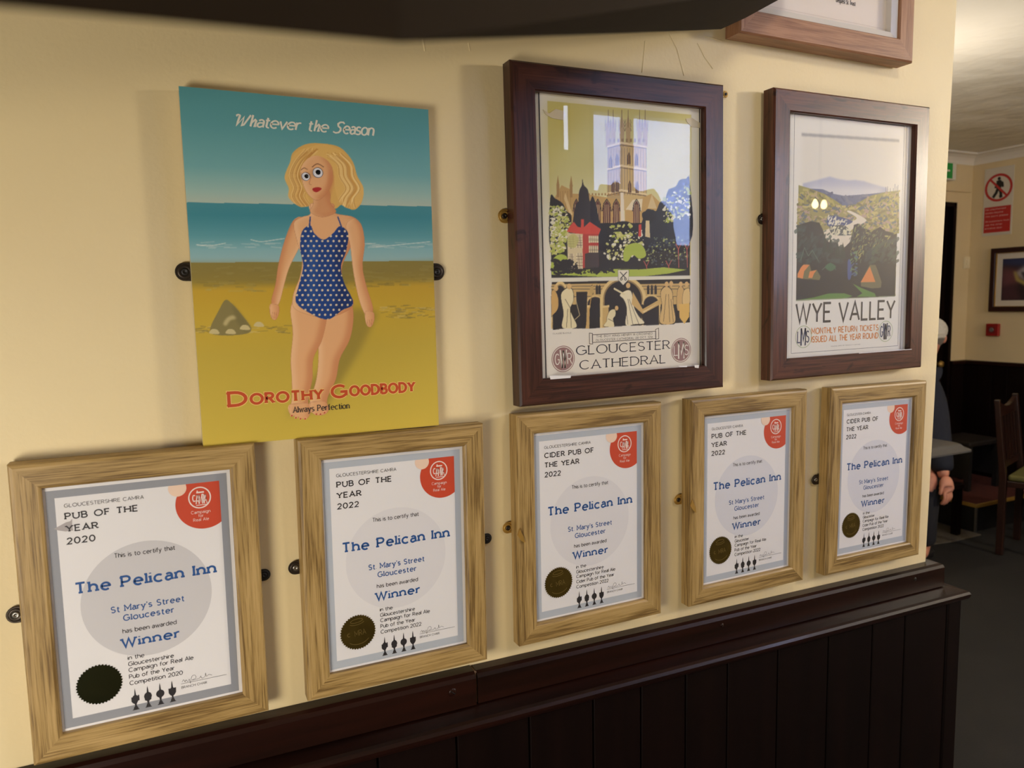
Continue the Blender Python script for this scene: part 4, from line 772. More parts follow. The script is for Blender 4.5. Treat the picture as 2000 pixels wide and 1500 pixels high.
b = MB(); P1 = cw(*V(463, 940)); P2 = cw(*V(943, 908)); P3 = cw(*V(463, 1000)); P4 = cw(*V(943, 965))
oz = (P1[1]+P2[1])/2000; ow = (P3[1]+P4[1])/2000
put(b, 'MONTHLY RETURN TICKETS', P1[0]/1000, oz, .0125, P2[0]/1000, wt=.15, sp=.26, y=-TPG-.0002); put(b, 'ISSUED ALL THE YEAR ROUND', P3[0]/1000, ow, .0125, P4[0]/1000, wt=.15, sp=.26, y=-TPG-.0002); split_obj(b, 'orange_lettering', flat('orange_ink', (206, 128, 58), .55), sw, recalc=False)
navy = flat('blue_black_ink', (30, 42, 86), .55); green = flat('pale_green_ink', (150, 168, 120), .6)
for (q, t) in ((V(405, 955), 'LMS'), (V(998, 915), 'GWR')):
    a = cw(*q); r = .0205
    b = MB(); ribbon(b, [(a[0]/1000+r*math.cos(t_), a[1]/1000+r*math.sin(t_)) for t_ in np.linspace(0, 2*PI, 41)], .0005, -TPG-.0002); b.obj('roundel_print', green, sw, recalc=False)
    b = MB(); x = a[0]/1000-r*.8
    for ch, w_, h_ in zip(t, (.42, .60, .42), (.56, .88, .56)): put(b, ch, x+r*.05, a[1]/1000-r*h_, r*h_*2, x+r*w_-r*.04, wt=.095, y=-TPG-.0003); x += r*(w_+.03)
    split_obj(b, 'roundel_lettering', navy, sw, recalc=False)
b = MB(); a = cw(*V(603, 1025)); e = cw(*V(815, 1012)); put(b, 'PUBLISHED JOINTLY BY THE RAILWAY COMPANIES', a[0]/1000, a[1]/1000-.0005, .0017, e[0]/1000, wt=.12, y=-TPG-.0002); split_obj(b, 'imprint_lettering', M['ink'], sw, recalc=False)
MB().box(.02, .1715, -.0335, -.0325, -.2215, -.2203).obj('paper_scrap', M['paper'], FW)
# ---- upper frame with a silver slip, cut by the picture edge
tx0, tx1, tz0 = .913, 1.345, .4475; tw = tx1-tx0; th = .50
TF = empty('framed_print', ((tx0+tx1)/2, 0, tz0+th/2), (0, 0, 0)); tag(TF, 'pale brown frame with silver inner slip at the top, cut off by the photo edge', 'framed print')
frame4(TF, tw, th, .040, dark_prof(.040, .040, .004), M['redoak'])
for (L_, lx, lz, a) in ((tw-.080, 0, th/2-.040, 0), (th-.080, tw/2-.040, 0, PI/2), (tw-.080, 0, -th/2+.040, PI), (th-.080, -tw/2+.040, 0, -PI/2)):
    member(L_, .013, [(0, -.010), (0, -.034), (.013, -.030), (.013, -.010)], 's').obj('silver_slip', M['silver'], TF, loc=(lx, 0, lz), rot=(0, a, 0))
ts = MB().box(-tw/2+.045, tw/2-.045, -.018, -.008, -th/2+.045, th/2-.045).obj('print_sheet', flat('cream_sheet', (226, 214, 202), .6), TF)
b = MB(); x0 = Yp(1636, 0, -.018)[0]-(tx0+tx1)/2; zz = Yp(1655, 9, -.018)[2]-(tz0+th/2)
put(b, 'Bequest St. Trust', x0-.004, zz, .0085, x0+.046, wt=.17, sp=.2, y=-.0183, shear=.0); put(b, 'Sue', x0+.022, zz+.014, .0075, x0+.034, wt=.17, y=-.0183); split_obj(b, 'black_lettering', flat('faded_ink', (70, 62, 60), .6), ts, recalc=False)
b = MB(); b.box(-.17, .155, -.0182, -.018, -th/2+.062, -th/2+.0625); b.obj('border_print', flat('faint_rule', (200, 186, 172), .6), ts)
MB().poly([(-.16, -.2), (.16, -.2), (.16, .2), (-.16, .2)], -.0205).obj('glass', M['glass'], TF, recalc=False)
# ------------------------------------------------------------------ unframed beach poster (a plain stand-in bather, not the advertised character)
PP = (.2005, .0498, .0023); PFR = .020
BP = empty('beach_poster', (PP[0], 0, PP[1]), (0, -PP[2], 0)); BP['_p'] = PP; tag(BP, 'unframed beach poster board with a seaside bather, blue sky and yellow sand', 'poster')
pw, ph_ = .3245, .4540; r_ = .004
b = MB(); co = []
for cx_, cz_, a0 in ((pw/2-r_, ph_/2-r_, 0), (-pw/2+r_, ph_/2-r_, 90), (-pw/2+r_, -ph_/2+r_, 180), (pw/2-r_, -ph_/2+r_, 270)):
    for k in range(5): a = math.radians(a0+22.5*k); co.append((cx_+r_*math.cos(a), cz_+r_*math.sin(a)))
b.prism(co, -PFR+.0002, -.004).obj('poster_board', M['canvas_edge'], BP)
cp = lambda px, py: local_mm(px, py, *PP, PFR)
c = Canvas(-162.1, 162.1, -226.8, 226.8, .80, cp)
hor = lambda x: 86+.0186*(x+161); bea = lambda x: 11+.0117*(x+160)
zz, xx = np.meshgrid(c.Z, c.X, indexing='ij')
def ramp(t, stops):
    t = np.clip(t, 0, 1); out = np.zeros(t.shape+(3,)); k = [s_[0] for s_ in stops]
    for i in range(3): out[..., i] = np.interp(t, k, [s_[1][i] for s_ in stops])
    return out
hz = hor(xx); bz = bea(xx); t = (zz-hz)/(227-hz)
sky = ramp(t, [(0, (178, 192, 176)), (.10, (158, 190, 180)), (.32, (116, 172, 174)), (.7, (92, 156, 162)), (1, (84, 150, 156))])
sea = ramp((zz-bz)/(hz-bz), [(0, (152, 186, 186)), (.22, (134, 180, 184)), (.45, (92, 156, 164)), (.8, (62, 136, 148)), (1, (70, 140, 150))])
sand = ramp((bz-zz)/(bz+227), [(0, (140, 128, 62)), (.06, (150, 130, 56)), (.10, (160, 138, 52)), (.15, (196, 160, 46)), (.30, (200, 168, 52)), (.5, (196, 170, 62)), (1, (208, 182, 70))])
c.C = np.where((zz > hz)[..., None], sky, np.where((zz > bz)[..., None], sea, sand))
rs = np.random.RandomState(3)
for k in range(60):      # foam, swell and sand wear as printed
    x = rs.rand()*324-162; z = bea(x)+18+rs.rand()*8; c.line([(x, z), (x+6+rs.rand()*14, z+rs.randn()*.8)], .8+rs.rand(), (206, 214, 206), alpha=.35, px=False)
for P_ in ([(490, 468), (510, 472), (540, 468), (555, 466)], [(385, 478), (410, 480), (440, 475)], [(735, 482), (760, 480), (800, 476), (840, 472)]): c.line(P_, 1.3, (214, 222, 212), alpha=.7, smooth=True)
for k in range(150):
    x = rs.rand()*324-162; z = bea(x)-4-rs.rand()*34; c.line([(x, z), (x+3+rs.rand()*14, z+rs.randn()*.5)], 1+rs.rand()*2.5, [(168, 150, 80), (120, 108, 56), (182, 166, 98)][rs.randint(3)], alpha=.35, px=False)
c.fill([(372, 512), (500, 512), (620, 518), (860, 508), (860, 546), (700, 552), (500, 556), (372, 552)], (134, 120, 60), blur=3, alpha=.55)
for (x0, y0, x1, y1, n) in ((380, 636, 560, 650, 50), (740, 596, 855, 622, 60)):
    for k in range(n):
        x = x0+(x1-x0)*rs.rand(); y = y0+(y1-y0)*rs.rand(); c.line([(x, y), (x+8+rs.rand()*14, y+rs.randn()*1.2)], 1.5, [(150, 132, 60), (206, 182, 110), (128, 116, 62)][rs.randint(3)], alpha=.5)
c.fill([(410, 645), (428, 605), (440, 586), (452, 592), (470, 612), (490, 640), (480, 652), (430, 655)], (136, 124, 74), smooth=True); c.fill([(436, 632), (444, 620), (456, 616), (462, 622), (450, 626), (442, 636)], (190, 174, 120), smooth=True, blur=.8); c.fill([(452, 592), (470, 612), (490, 640), (480, 650), (462, 628)], (118, 108, 66), blur=1.5, alpha=.6)
for q in ((418, 648), (450, 648), (478, 640), (505, 634)): c.fill([(q[0]-9, q[1]+3), (q[0]-4, q[1]-5), (q[0]+6, q[1]-4), (q[0]+10, q[1]+4)], (204, 188, 134), smooth=True)
c.fill([(560, 812), (640, 700), (690, 600), (740, 610), (700, 690), (640, 790), (640, 800)], (138, 122, 52), blur=5, alpha=.65)
SK, SD, SDD, SL_ = (232, 176, 124), (204, 132, 84), (168, 98, 64), (246, 206, 160)
def part(pts, shade=1, side=1, w=9, base=SK):
    """skin shape with printed modelling: dark along one edge, light along the other"""
    P_ = catmull(c.L(pts)); P_ = np.array(P_); c.fill(pts, base, smooth=True); old = c.clip; r0 = c.mask(P_); c.clip = np.zeros((c.nz, c.nx)); a, b_, d0, d1, mm_ = r0; c.clip[d0:d1, a:b_] = mm_
    n = len(P_); ce = P_.mean(0); 
    inv = np.roll(P_, 0, 0)
    sh_ = P_+np.array([-w*.9*side, w*.15]); c2 = c.C.copy()
    # everything not covered by the shifted copy gets the shade colour
    r1 = c.mask(sh_, 3.0); cov = np.zeros((c.nz, c.nx))
    if r1: a1, b1, e0, e1, m1 = r1; cov[e0:e1, a1:b1] = m1
    k = (c.clip*(1-cov)*.75*shade)[..., None]; c.C = c.C*(1-k)+np.array(SD, float)*k
    sh2 = P_+np.array([w*.7*side, -w*.1]); r1 = c.mask(sh2, 2.5); cov = np.zeros((c.nz, c.nx))
    if r1: a1, b1, e0, e1, m1 = r1; cov[e0:e1, a1:b1] = m1
    k = (c.clip*(1-cov)*.5)[..., None]; c.C = c.C*(1-k)+np.array(SL_, float)*k
    c.clip = old
    c.line(list(pts)+[pts[0]], .5, SDD, alpha=.45, smooth=True)
# hair behind
HB = [(628, 280), (664, 288), (688, 314), (698, 344), (710, 368), (706, 396), (690, 410), (668, 400), (652, 408), (604, 402), (586, 404), (566, 388), (564, 368), (556, 346), (566, 320), (572, 298), (596, 282)]
c.fill(HB, (222, 176, 96), smooth=True)
# legs
part([(640, 560), (676, 566), (690, 610), (684, 660), (664, 700), (656, 740), (640, 776), (636, 800), (610, 806), (604, 790), (618, 740), (622, 690), (618, 630), (622, 580)])
part([(588, 566), (628, 566), (640, 600), (630, 660), (612, 700), (610, 740), (602, 780), (604, 806), (590, 816), (566, 806), (570, 780), (570, 740), (568, 700), (572, 650), (568, 600)])
# feet
part([(566, 790), (602, 788), (606, 806), (598, 818), (582, 814), (566, 808)], w=4); part([(606, 786), (634, 784), (642, 800), (632, 810), (612, 808)], w=4)
for q in ((570, 811), (578, 815), (587, 817), (596, 817), (618, 808), (626, 808), (634, 805)): c.blob(*q, 2.2, SK, px=True); c.blob(q[0], q[1]+1, 1.1, (190, 60, 50), px=True)
# far arm, torso, near arm
part([(572, 432), (590, 424), (600, 444), (586, 480), (566, 520), (556, 552), (546, 590), (536, 600), (530, 588), (538, 556), (544, 516), (556, 470)], side=-1, w=6)
part([(606, 398), (650, 398), (654, 416), (690, 424), (700, 440), (686, 480), (668, 520), (672, 556), (690, 596), (640, 620), (580, 606), (572, 580), (586, 540), (590, 506), (580, 470), (574, 436), (590, 424), (606, 418)])
part([(690, 426), (706, 440), (712, 476), (708, 520), (716, 560), (728, 600), (724, 616), (712, 612), (700, 580), (690, 530), (684, 480), (676, 440)], w=6)
for hx, hy, s_ in ((536, 602, -1), (722, 616, 1)):
    part([(hx-8, hy-8), (hx+7, hy-6), (hx+9, hy+8), (hx+3, hy+22), (hx-5, hy+20), (hx-9, hy+6)], w=3)
    for k in range(3): c.line([(hx-4+4*k, hy+8), (hx-5+4*k, hy+20)], .5, SDD, alpha=.6)
# plain blue one-piece swimsuit with light spots
BL = (28, 66, 134)
suit = [(590, 452), (606, 440), (614, 456), (632, 468), (650, 456), (664, 442), (680, 456), (676, 490), (666, 520), (672, 552), (690, 592), (668, 606), (640, 624), (606, 612), (578, 590), (584, 556), (592, 520), (586, 484)]
c.fill(suit, BL, smooth=True); c.setclip(suit, True)
c.fill([(664, 440), (700, 440), (700, 620), (650, 620), (660, 560), (652, 510)], (18, 42, 96), blur=4, alpha=.7); c.fill([(600, 470), (618, 468), (616, 600), (604, 600)], (60, 104, 170), blur=4, alpha=.5)
for i in range(14):
    for j in range(20): c.blob(580+i*11+(j % 2)*5.5, 442+j*9.6, 1.5, (226, 206, 170), px=True)
c.setclip(None)
c.line([(604, 446), (606, 424)], 1.8, BL); c.line([(668, 446), (660, 424)], 1.8, BL)
# neck shade, face, hair in front
part([(612, 372), (642, 372), (646, 398), (656, 414), (630, 424), (606, 414), (612, 398)], base=(216, 154, 104), w=5)
part([(586, 330), (600, 308), (628, 304), (646, 320), (650, 348), (642, 372), (624, 390), (608, 386), (594, 366)], w=7)
c.fill([(644, 330), (654, 350), (646, 380), (634, 388), (640, 360)], SD, blur=2, alpha=.6)
c.line([(608, 346), (604, 358), (608, 361)], .8, (180, 110, 74), alpha=.7, smooth=True); c.fill([(610, 369), (616, 366), (624, 366), (628, 369), (620, 375), (613, 374)], (176, 40, 38), smooth=True)
c.line([(588, 332), (594, 328), (600, 331)], .9, (130, 82, 50), smooth=True); c.line([(610, 326), (620, 320), (632, 326)], 1.1, (130, 82, 50), smooth=True)
hairF = [(600, 288), (634, 282), (668, 296), (686, 322), (696, 346), (710, 370), (704, 396), (686, 408), (664, 396), (654, 366), (652, 336), (640, 314), (618, 304), (598, 312), (586, 334), (590, 364), (602, 386), (604, 402), (584, 402), (564, 386), (564, 366), (556, 346), (566, 318), (578, 298)]
c.fill(hairF, (228, 184, 104), smooth=True); c.setclip(hairF, True)
for k in range(120):
    u = rs.rand(); side = rs.rand() < .5; col = [(250, 224, 160), (206, 150, 70), (186, 126, 56), (242, 206, 130)][rs.randint(4)]
    if side: x = 664+30*rs.rand(); c.line([(x-26, 298+10*u), (x-6, 322), (x-2, 345), (x+10, 368), (x-2, 388), (x-12+14*rs.rand(), 406)], .9+rs.rand(), col, alpha=.45, smooth=True)
    else: x = 566+30*rs.rand(); c.line([(x+26, 290+8*u), (x+6, 316), (x-4, 342), (x+4, 366), (x, 384), (x+12, 402)], .9+rs.rand(), col, alpha=.45, smooth=True)
c.setclip(None)
bm_ = c.mesh('beach_picture', -PFR); sb = link('poster_print', bm_, VC, BP)
yb = -PFR-.00025
def seg(q0, q1):
    a, e = cp(*q0), cp(*q1); return a[0]/1000, a[1]/1000, e[0]/1000, e[1]/1000
b = MB(); a = seg((459, 246), (727, 262))
put(b, '\x01\x02atever', a[0], a[1]-.0005, .0165, a[0]+.080, wt=.16, slab=0, contrast=.3, shear=.3, sp=.1, y=yb)
put(b, 't\x02e', a[0]+.0905, a[1]-.0003, .0165, a[0]+.1165, wt=.16, contrast=.3, shear=.3, sp=.1, y=yb); put(b, '\x03eason', a[0]+.125, a[1]-.0005, .0175, a[2]+.0005, wt=.16, contrast=.3, shear=.3, sp=.12, y=yb)
split_obj(b, 'white_lettering', flat('pale_poster_ink', (226, 222, 206), .6), sb, recalc=False)
a = seg((448, 796), (809, 763))
for nm, col, g_, yy in (('peach_lettering', (240, 206, 120), .0010, yb), ('red_lettering', (196, 74, 26), 0, yb-.0002)):
    b = MB(); z0 = a[1]; z1 = a[3]; w_ = a[2]-a[0]
    put(b, 'D', a[0], z0, .0215, a[0]+.021, wt=.21, slab=.35, contrast=.12, y=yy, grow=g_); put(b, 'OROTHY', a[0]+.0275, z0+.0008, .0165, a[0]+.121, wt=.235, slab=.4, contrast=.12, sp=.3, y=yy, grow=g_)
    put(b, 'G', a[0]+.1345, z0+.0010, .0205, a[0]+.1545, wt=.21, contrast=.12, y=yy, grow=g_); put(b, 'OODBODY', a[0]+.160, z0+.0022, .0165, a[2], wt=.235, slab=.4, contrast=.12, sp=.3, y=yy, grow=g_)
    split_obj(b, nm, flat(nm+'_ink', col, .6), sb, recalc=False)
a = seg((573, 807), (682, 797))
b = MB(); put(b, 'Always Perfection', a[0], a[1], .0092, a[2], wt=.13, slab=.8, contrast=.3, sp=.24, y=yb-.0004); split_obj(b, 'black_lettering', M['ink'], sb, recalc=False)
lp = loc_in(BP, 361, 531, .004); mirror_plate(BP, -1, -pw/2, lp[1]/1000, M['bronze'], y=-.0038, r=.0118, out=abs(lp[0]/1000+pw/2)); lp = loc_in(BP, 852, 531, .004); mirror_plate(BP, 1, pw/2, lp[1]/1000, M['bronze'], y=-.0038, r=.0125, out=abs(lp[0]/1000-pw/2))
# stick-on googly eyes
clear = glass_mat('clear_dome', 1.45)
for k, (px, py, r, pr_, lab) in enumerate(((597, 345, .0052, (.0008, .0003), 'smaller googly eye stuck on the left of the poster face'), (620.5, 337.5, .0064, (.0003, .0004), 'larger googly eye stuck on the right of the poster face'))):
    P = cp(px, py); cR, sR = math.cos(PP[2]), math.sin(PP[2]); wxp = PP[0]+(P[0]*cR-P[1]*sR)/1000; wzp = PP[1]+(P[0]*sR+P[1]*cR)/1000
    e = tag(empty('googly_eye', (wxp, -PFR-.0005, wzp)), lab, 'googly eye', 'googly eyes on the poster')
    MB().lathe([(0, -.0008), (r, -.0008), (r, 0)], (0, 0, 0), 28, 'y').obj('eye_disc', flat('eye_white', (238, 236, 240), .4), e)
    MB().lathe([(0, -.0016), (r*.5, -.0016), (r*.52, -.0009)], (pr_[0], 0, pr_[1]), 24, 'y').obj('pupil', flat('pupil_black', (10, 10, 12), .3), e)
    MB().lathe([(0, -.0042), (r*.5, -.0036), (r*.85, -.0022), (r, -.0008)], (0, 0, 0), 28, 'y').obj('clear_dome', clear, e, smooth=True)
    MB().lathe([(r*.96, -.0010), (r*1.06, -.0006), (r*1.06, .0002)], (0, 0, 0), 28, 'y').obj('rim', flat('eye_rim', (120, 124, 140), .4), e, smooth=True)
for o in (C0, C1, C2, C3, C4, FG, FW, BP):
    if '_p' in o: del o['_p']
# ------------------------------------------------------------------ pendant seen mirrored in the poster glass
pn = tag(empty('pendant_lamp', (2.30, -1.1, .36)), 'small two bulb pendant lamp hanging behind the photographer', 'lamp')
MB().lathe([(0, .02), (.006, .02), (.006, .62), (.03, .635), (.03, .64), (0, .64)], (0, 0, 0), 12).obj('stem', M['brass'], pn, smooth=True)
for sx in (-.022, .024):
    MB().lathe([(0, -.022), (.009, -.018), (.012, -.008), (.009, .004), (.005, .012), (0, .014)], (sx, 0, 0), 14).obj('bulb', emis('warm_bulb', (255, 226, 160), 45), pn, smooth=True)
    MB().box(min(0, sx), max(0, sx), -.003, .003, .012, .018).obj('lamp_arm', M['brass'], pn)
# ------------------------------------------------------------------ far room
sgn = tag(empty('warning_sign', (XR, 2.3085, .652), (0, 0, PI/2)), 'white no entry sign with a walking figure crossed in red on the far wall', 'sign')
# local frame: x runs along -y of the room wall; rotate so front (-y local) faces -x
sgn.rotation_euler = (0, 0, -PI/2)
SW, SH = .205, .472
MB().box(-SW/2, SW/2, -.004, 0, -SH/2, SH/2).obj('sign_plate', flat('sign_white', (214, 206, 190), .4), sgn, bevel=.001)
b = MB(); y = -.0043; cz_ = .095; R_ = .088
ro_ = [(R_*math.cos(t), cz_+R_*math.sin(t)) for t in np.linspace(0, 2*PI, 49)]; ribbon(b, ro_, .0085, y); ribbon(b, [(-.058, cz_+.06), (.058, cz_-.06)], .0075, y-.0003)
b.box(-SW/2+.010, SW/2-.010, y, y+.0002, -.215, -.035); b.obj('red_print', flat('sign_red', (188, 44, 40), .5), sgn)
b = MB(); b.poly(circ(.002, cz_+.062, .0115, 16), y-.0001)
for pl_, w_ in (([(0, cz_+.05), (.004, cz_+.01), (.0, cz_-.005)], .017), ([(.004, cz_+.042), (.026, cz_+.03), (.030, cz_-.0)], .0075), ([(-.002, cz_+.042), (-.018, cz_+.015), (-.022, cz_-.002)], .0075), ([(.004, cz_-.0), (.016, cz_-.03), (.020, cz_-.062), (.008, cz_-.066)], .010), ([(-.002, cz_-.0), (-.014, cz_-.034), (-.030, cz_-.058), (-.038, cz_-.052)], .010)): ribbon(b, pl_, w_, y-.0001)
b.obj('walking_figure_print', flat('sign_black', (24, 22, 22), .5), sgn)
b = MB()
for k, t in enumerate(['No unauthorised', 'access beyond', 'this point please', 'All customers must', 'use the other', 'entrance door']): put(b, t, -.082, -.057-.024*k-(.012 if k > 2 else 0), .011, -.082+.0092*len(t), wt=.17, sp=.26, y=y-.0002)
split_obj(b, 'white_lettering', flat('sign_letter', (224, 190, 180), .5), sgn)
# framed picture
fp = tag(empty('framed_picture', (XR, 2.045, .100), (0, 0, -PI/2)), 'dark framed abstract picture on the far wall below the warning sign', 'framed picture')
frame4(fp, .565, .445, .034, dark_prof(.034, .028, 0), flat('dark_red_frame', (52, 24, 18), .35)); 
frame4(fp, .505, .385, .008, [(0, -.004), (0, -.016), (.008, -.016), (.008, -.004)], M['brass'])
for o in list(fp.children)[4:]: o.name = 'inner_slip'
MB().box(-.25, .25, -.008, -.002, -.19, .19).obj('mount_board', flat('picture_mount', (222, 212, 194), .6), fp)
c = Canvas(-205, 205, -145, 145, 5, lambda x, y: (x, y)); c.C[:] = (44, 30, 34)
for (q, col, bl) in (([(-205, 145), (205, 145), (205, 70), (-205, 100)], (50, 60, 100), 22), ([(-205, 90), (-60, 60), (-100, -40), (-205, -60)], (110, 66, 68), 20), ([(-120, 40), (-60, 90), (60, 110), (205, 90), (205, 20), (100, -10), (60, -145), (10, -145), (0, -40), (-60, -10)], (168, 164, 166), 8), ([(-130, 60), (-110, -10), (-30, -55), (10, -145), (30, -145), (0, -40), (-90, 5), (-110, 50)], (176, 158, 84), 3), ([(-80, 50), (-20, 40), (10, 10), (-50, -5)], (50, 40, 44), 6), ([(-205, -60), (-120, -30), (-60, -145), (-205, -145)], (74, 44, 50), 16)): c.fill(q, col, blur=bl, px=False)
link('picture_print', c.mesh('abstract_picture', -.0085), VC, fp)
# fire call point, switch, exit sign
fc = tag(empty('fire_call_point', (XR, 2.292, -.253), (0, 0, -PI/2)), 'small red square fire alarm call point on the far wall', 'alarm')
MB().box(-.044, .044, -.03, 0, -.044, .044).obj('housing', flat('alarm_red', (150, 22, 20), .4), fc, bevel=.005); MB().box(-.026, .026, -.0325, -.03, -.026, .026).obj('front_plate', flat('alarm_inset', (120, 30, 28), .4), fc, bevel=.002); MB().lathe([(0, -.035), (.014, -.035), (.016, -.032)], (0, 0, 0), 18, 'y').obj('push_button', flat('alarm_grey', (110, 104, 98), .4), fc)
sw_ = tag(empty('light_switch', (5.365, YF, .235)), 'cream light switch by the dark doorway', 'light switch')
MB().box(-.034, .034, -.01, 0, -.043, .043).obj('face_plate', flat('switch_cream', (236, 222, 186), .4), sw_, bevel=.003); MB().box(-.01, .01, -.016, -.01, -.016, .016).obj('rocker', flat('switch_rocker', (240, 228, 196), .35), sw_, bevel=.002)
ex = tag(empty('exit_sign', (5.055, YF-.03, .865)), 'green exit sign box above the doorway, half hidden by the wall end', 'exit sign')
MB().box(-.11, .075, -.03, .03, -.062, .062).obj('sign_box', flat('exit_box', (226, 222, 206), .5), ex, bevel=.006); MB().box(-.10, .030, -.0315, -.03, -.052, .052).obj('green_panel', flat('exit_green', (20, 150, 62), .4), ex)
MB().box(-.09, -.05, -.0325, -.0315, -.03, .03).box(-.03, .0, -.0325, -.0315, -.006, .006).obj('white_symbol', M['white'], ex)
# raised platform with dark red carpet and nosing
pf = tag(empty('raised_platform', (4.58, 1.84, ZF)), 'low raised platform with dark red carpet and brass nosing in the far corner', 'platform')
MB().box(.012, XR-4.58-.03, .012, YF-1.84-.03, 0, .165).obj('riser', flat('riser_black', (14, 12, 12), .5), pf); MB().box(0, XR-4.58-.03, 0, YF-1.84-.03, .165, .18).obj('carpet_top', noisy('red_carpet', (66, 24, 20), (84, 32, 26), nscale=60, rough=.9, bump=.2), pf, bevel=.004)
MB().box(-.004, XR-4.58-.03, -.004, .012, .160, .1815).box(-.004, .012, .012, YF-1.84-.03, .160, .1815).obj('nosing', M['brass'], pf, bevel=.002); MB().box(-.003, .009, -.003, .009, .0, .16).obj('corner_trim', M['steel'], pf)
sk = tag(empty('low_stool', (5.0, 2.2, ZF+.182)), 'small black low stool standing on the red carpeted platform', 'stool')
MB().box(-.17, .17, -.14, .14, .30, .335).obj('seat', flat('stool_brown', (22, 14, 11), .6), sk, bevel=.01)
for x in (-.15, .15):
    for y2 in (-.12, .12): MB().box(x-.016, x+.016, y2-.016, y2+.016, 0, .3).obj('leg', M['black'], sk)
for x in (-.15, .15): MB().box(x-.01, x+.01, -.105, .105, .08, .28).obj('side_board', M['black'], sk)
mt = MB().add([(4.56, 2.3, ZF), (4.56, 1.79, ZF), (4.29, 1.79, ZF), (3.2, 1.95, ZF), (3.2, 2.3, ZF), (4.56, 2.3, ZF+.006), (4.56, 1.79, ZF+.006), (4.29, 1.79, ZF+.006), (3.2, 1.95, ZF+.006), (3.2, 2.3, ZF+.006)], [(0, 1, 2, 3, 4), (9, 8, 7, 6, 5)]+[(i, (i+1) % 5, (i+1) % 5+5, i+5) for i in range(5)]).obj('floor_mat', noisy('grey_mat', (84, 76, 64), (98, 90, 76), nscale=40, rough=.8, bump=.1), None)
tag(mt, 'pale grey brown floor mat in front of the raised platform', 'mat')
# wooden chair
ch = tag(empty('wooden_chair', (4.485, 1.58, ZF), (0, 0, math.atan2(.12, .37))), 'dark wooden dining chair with slatted back at the right photo edge', 'chair')
cwd = noisy('chair_wood', (34, 16, 10), (46, 23, 14), scale=(30, 30, 2), nscale=1.5, rough=.35, coat=.3)
for x in (-.19, .19):
    MB().add([(x-.018, .018, 0), (x+.018, .018, 0), (x+.018, -.018, 0), (x-.018, -.018, 0), (x-.018, .018, .45), (x+.018, .018, .45), (x+.018, -.018, .45), (x-.018, -.018, .45), (x-.016, .062, .9), (x+.016, .062, .9), (x+.016, .034, .9), (x-.016, .034, .9)],
        [(0, 1, 2, 3), (8, 11, 10, 9)]+[(i+4*k, (i+1) % 4+4*k, (i+1) % 4+4+4*k, i+4+4*k) for k in (0, 1) for i in range(4)]).obj('leg', cwd, ch, bevel=.004)
    MB().box(x-.017, x+.017, -.40, -.366, 0, .43).obj('leg', cwd, ch, bevel=.003)
b = MB(); N_ = 9
pt = [(-.174+.348*i/(N_-1), -.035*math.sin(PI*i/(N_-1))) for i in range(N_)]
vs = []; 
for x, dz_ in pt: vs += [(x, .036, .80), (x, .060, .80), (x, .060, .885+dz_), (x, .036, .885+dz_)]
fs = [(4*i+k, 4*i+(k+1) % 4, 4*i+4+(k+1) % 4, 4*i+4+k) for i in range(N_-1) for k in range(4)]+[(0, 3, 2, 1), (4*N_-4, 4*N_-3, 4*N_-2, 4*N_-1)]
b.add(vs, fs).obj('top_rail', cwd, ch); MB().box(-.174, .174, .008, .028, .50, .54).obj('lower_rail', cwd, ch)
for k in range(5): MB().add([(-.13+.065*k+dx_, y_+.012, z_) for z_, y_ in ((.54, .01), (.80, .038)) for dx_ in (-.012, .012) ]+[(-.13+.065*k+dx_, y_, z_) for z_, y_ in ((.54, .01), (.80, .038)) for dx_ in (-.012, .012)], [(0, 1, 3, 2), (4, 6, 7, 5), (0, 4, 5, 1), (2, 3, 7, 6), (0, 2, 6, 4), (1, 5, 7, 3)]).obj('back_slat', cwd, ch)
MB().box(-.20, .20, -.41, -.02, .405, .44).obj('seat_frame', cwd, ch, bevel=.004); MB().box(-.195, .195, -.40, -.022, .44, .475).obj('cushion', flat('olive_cushion', (96, 92, 44), .7), ch, bevel=.014, seg=3)
for z_ in (.16,): MB().box(-.18, .18, -.392, -.374, z_, z_+.03).obj('stretcher', cwd, ch)
# grey table
tb = tag(empty('pub_table', (3.395, 1.635, ZF)), 'grey topped table with a moulded edge beyond the wall end', 'table')
def rr(h, r): return [(sx*(h-r)+r*math.cos(a), sy*(h-r)+r*math.sin(a)) for sx, sy, a0 in ((1, 1, 0), (-1, 1, 90), (-1, -1, 180), (1, -1, 270)) for a in [math.radians(a0+18*k) for k in range(6)]]
b = MB(); rings = [(.255, .745), (.28, .743), (.290, .738), (.300, .727), (.314, .719), (.322, .714), (.322, .705), (.30, .702)]; vs = []
for h, z_ in rings: vs += [(x, y_, z_) for x, y_ in rr(h, .05)]
n = 24; fs = [tuple(range(n)), tuple(range(len(vs)-1, len(vs)-n-1, -1))]+[(k*n+i, k*n+(i+1) % n, (k+1)*n+(i+1) % n, (k+1)*n+i) for k in range(len(rings)-1) for i in range(n)]
b.add(vs, fs).obj('tabletop', flat('grey_table', (84, 83, 82), .35), tb)
MB().lathe([(0, .702), (.05, .70), (.035, .6), (.03, .1), (.06, .06), (.2, .02), (.2, 0), (0, 0)], (0, 0, 0), 20).obj('pedestal', M['black'], tb, smooth=True)
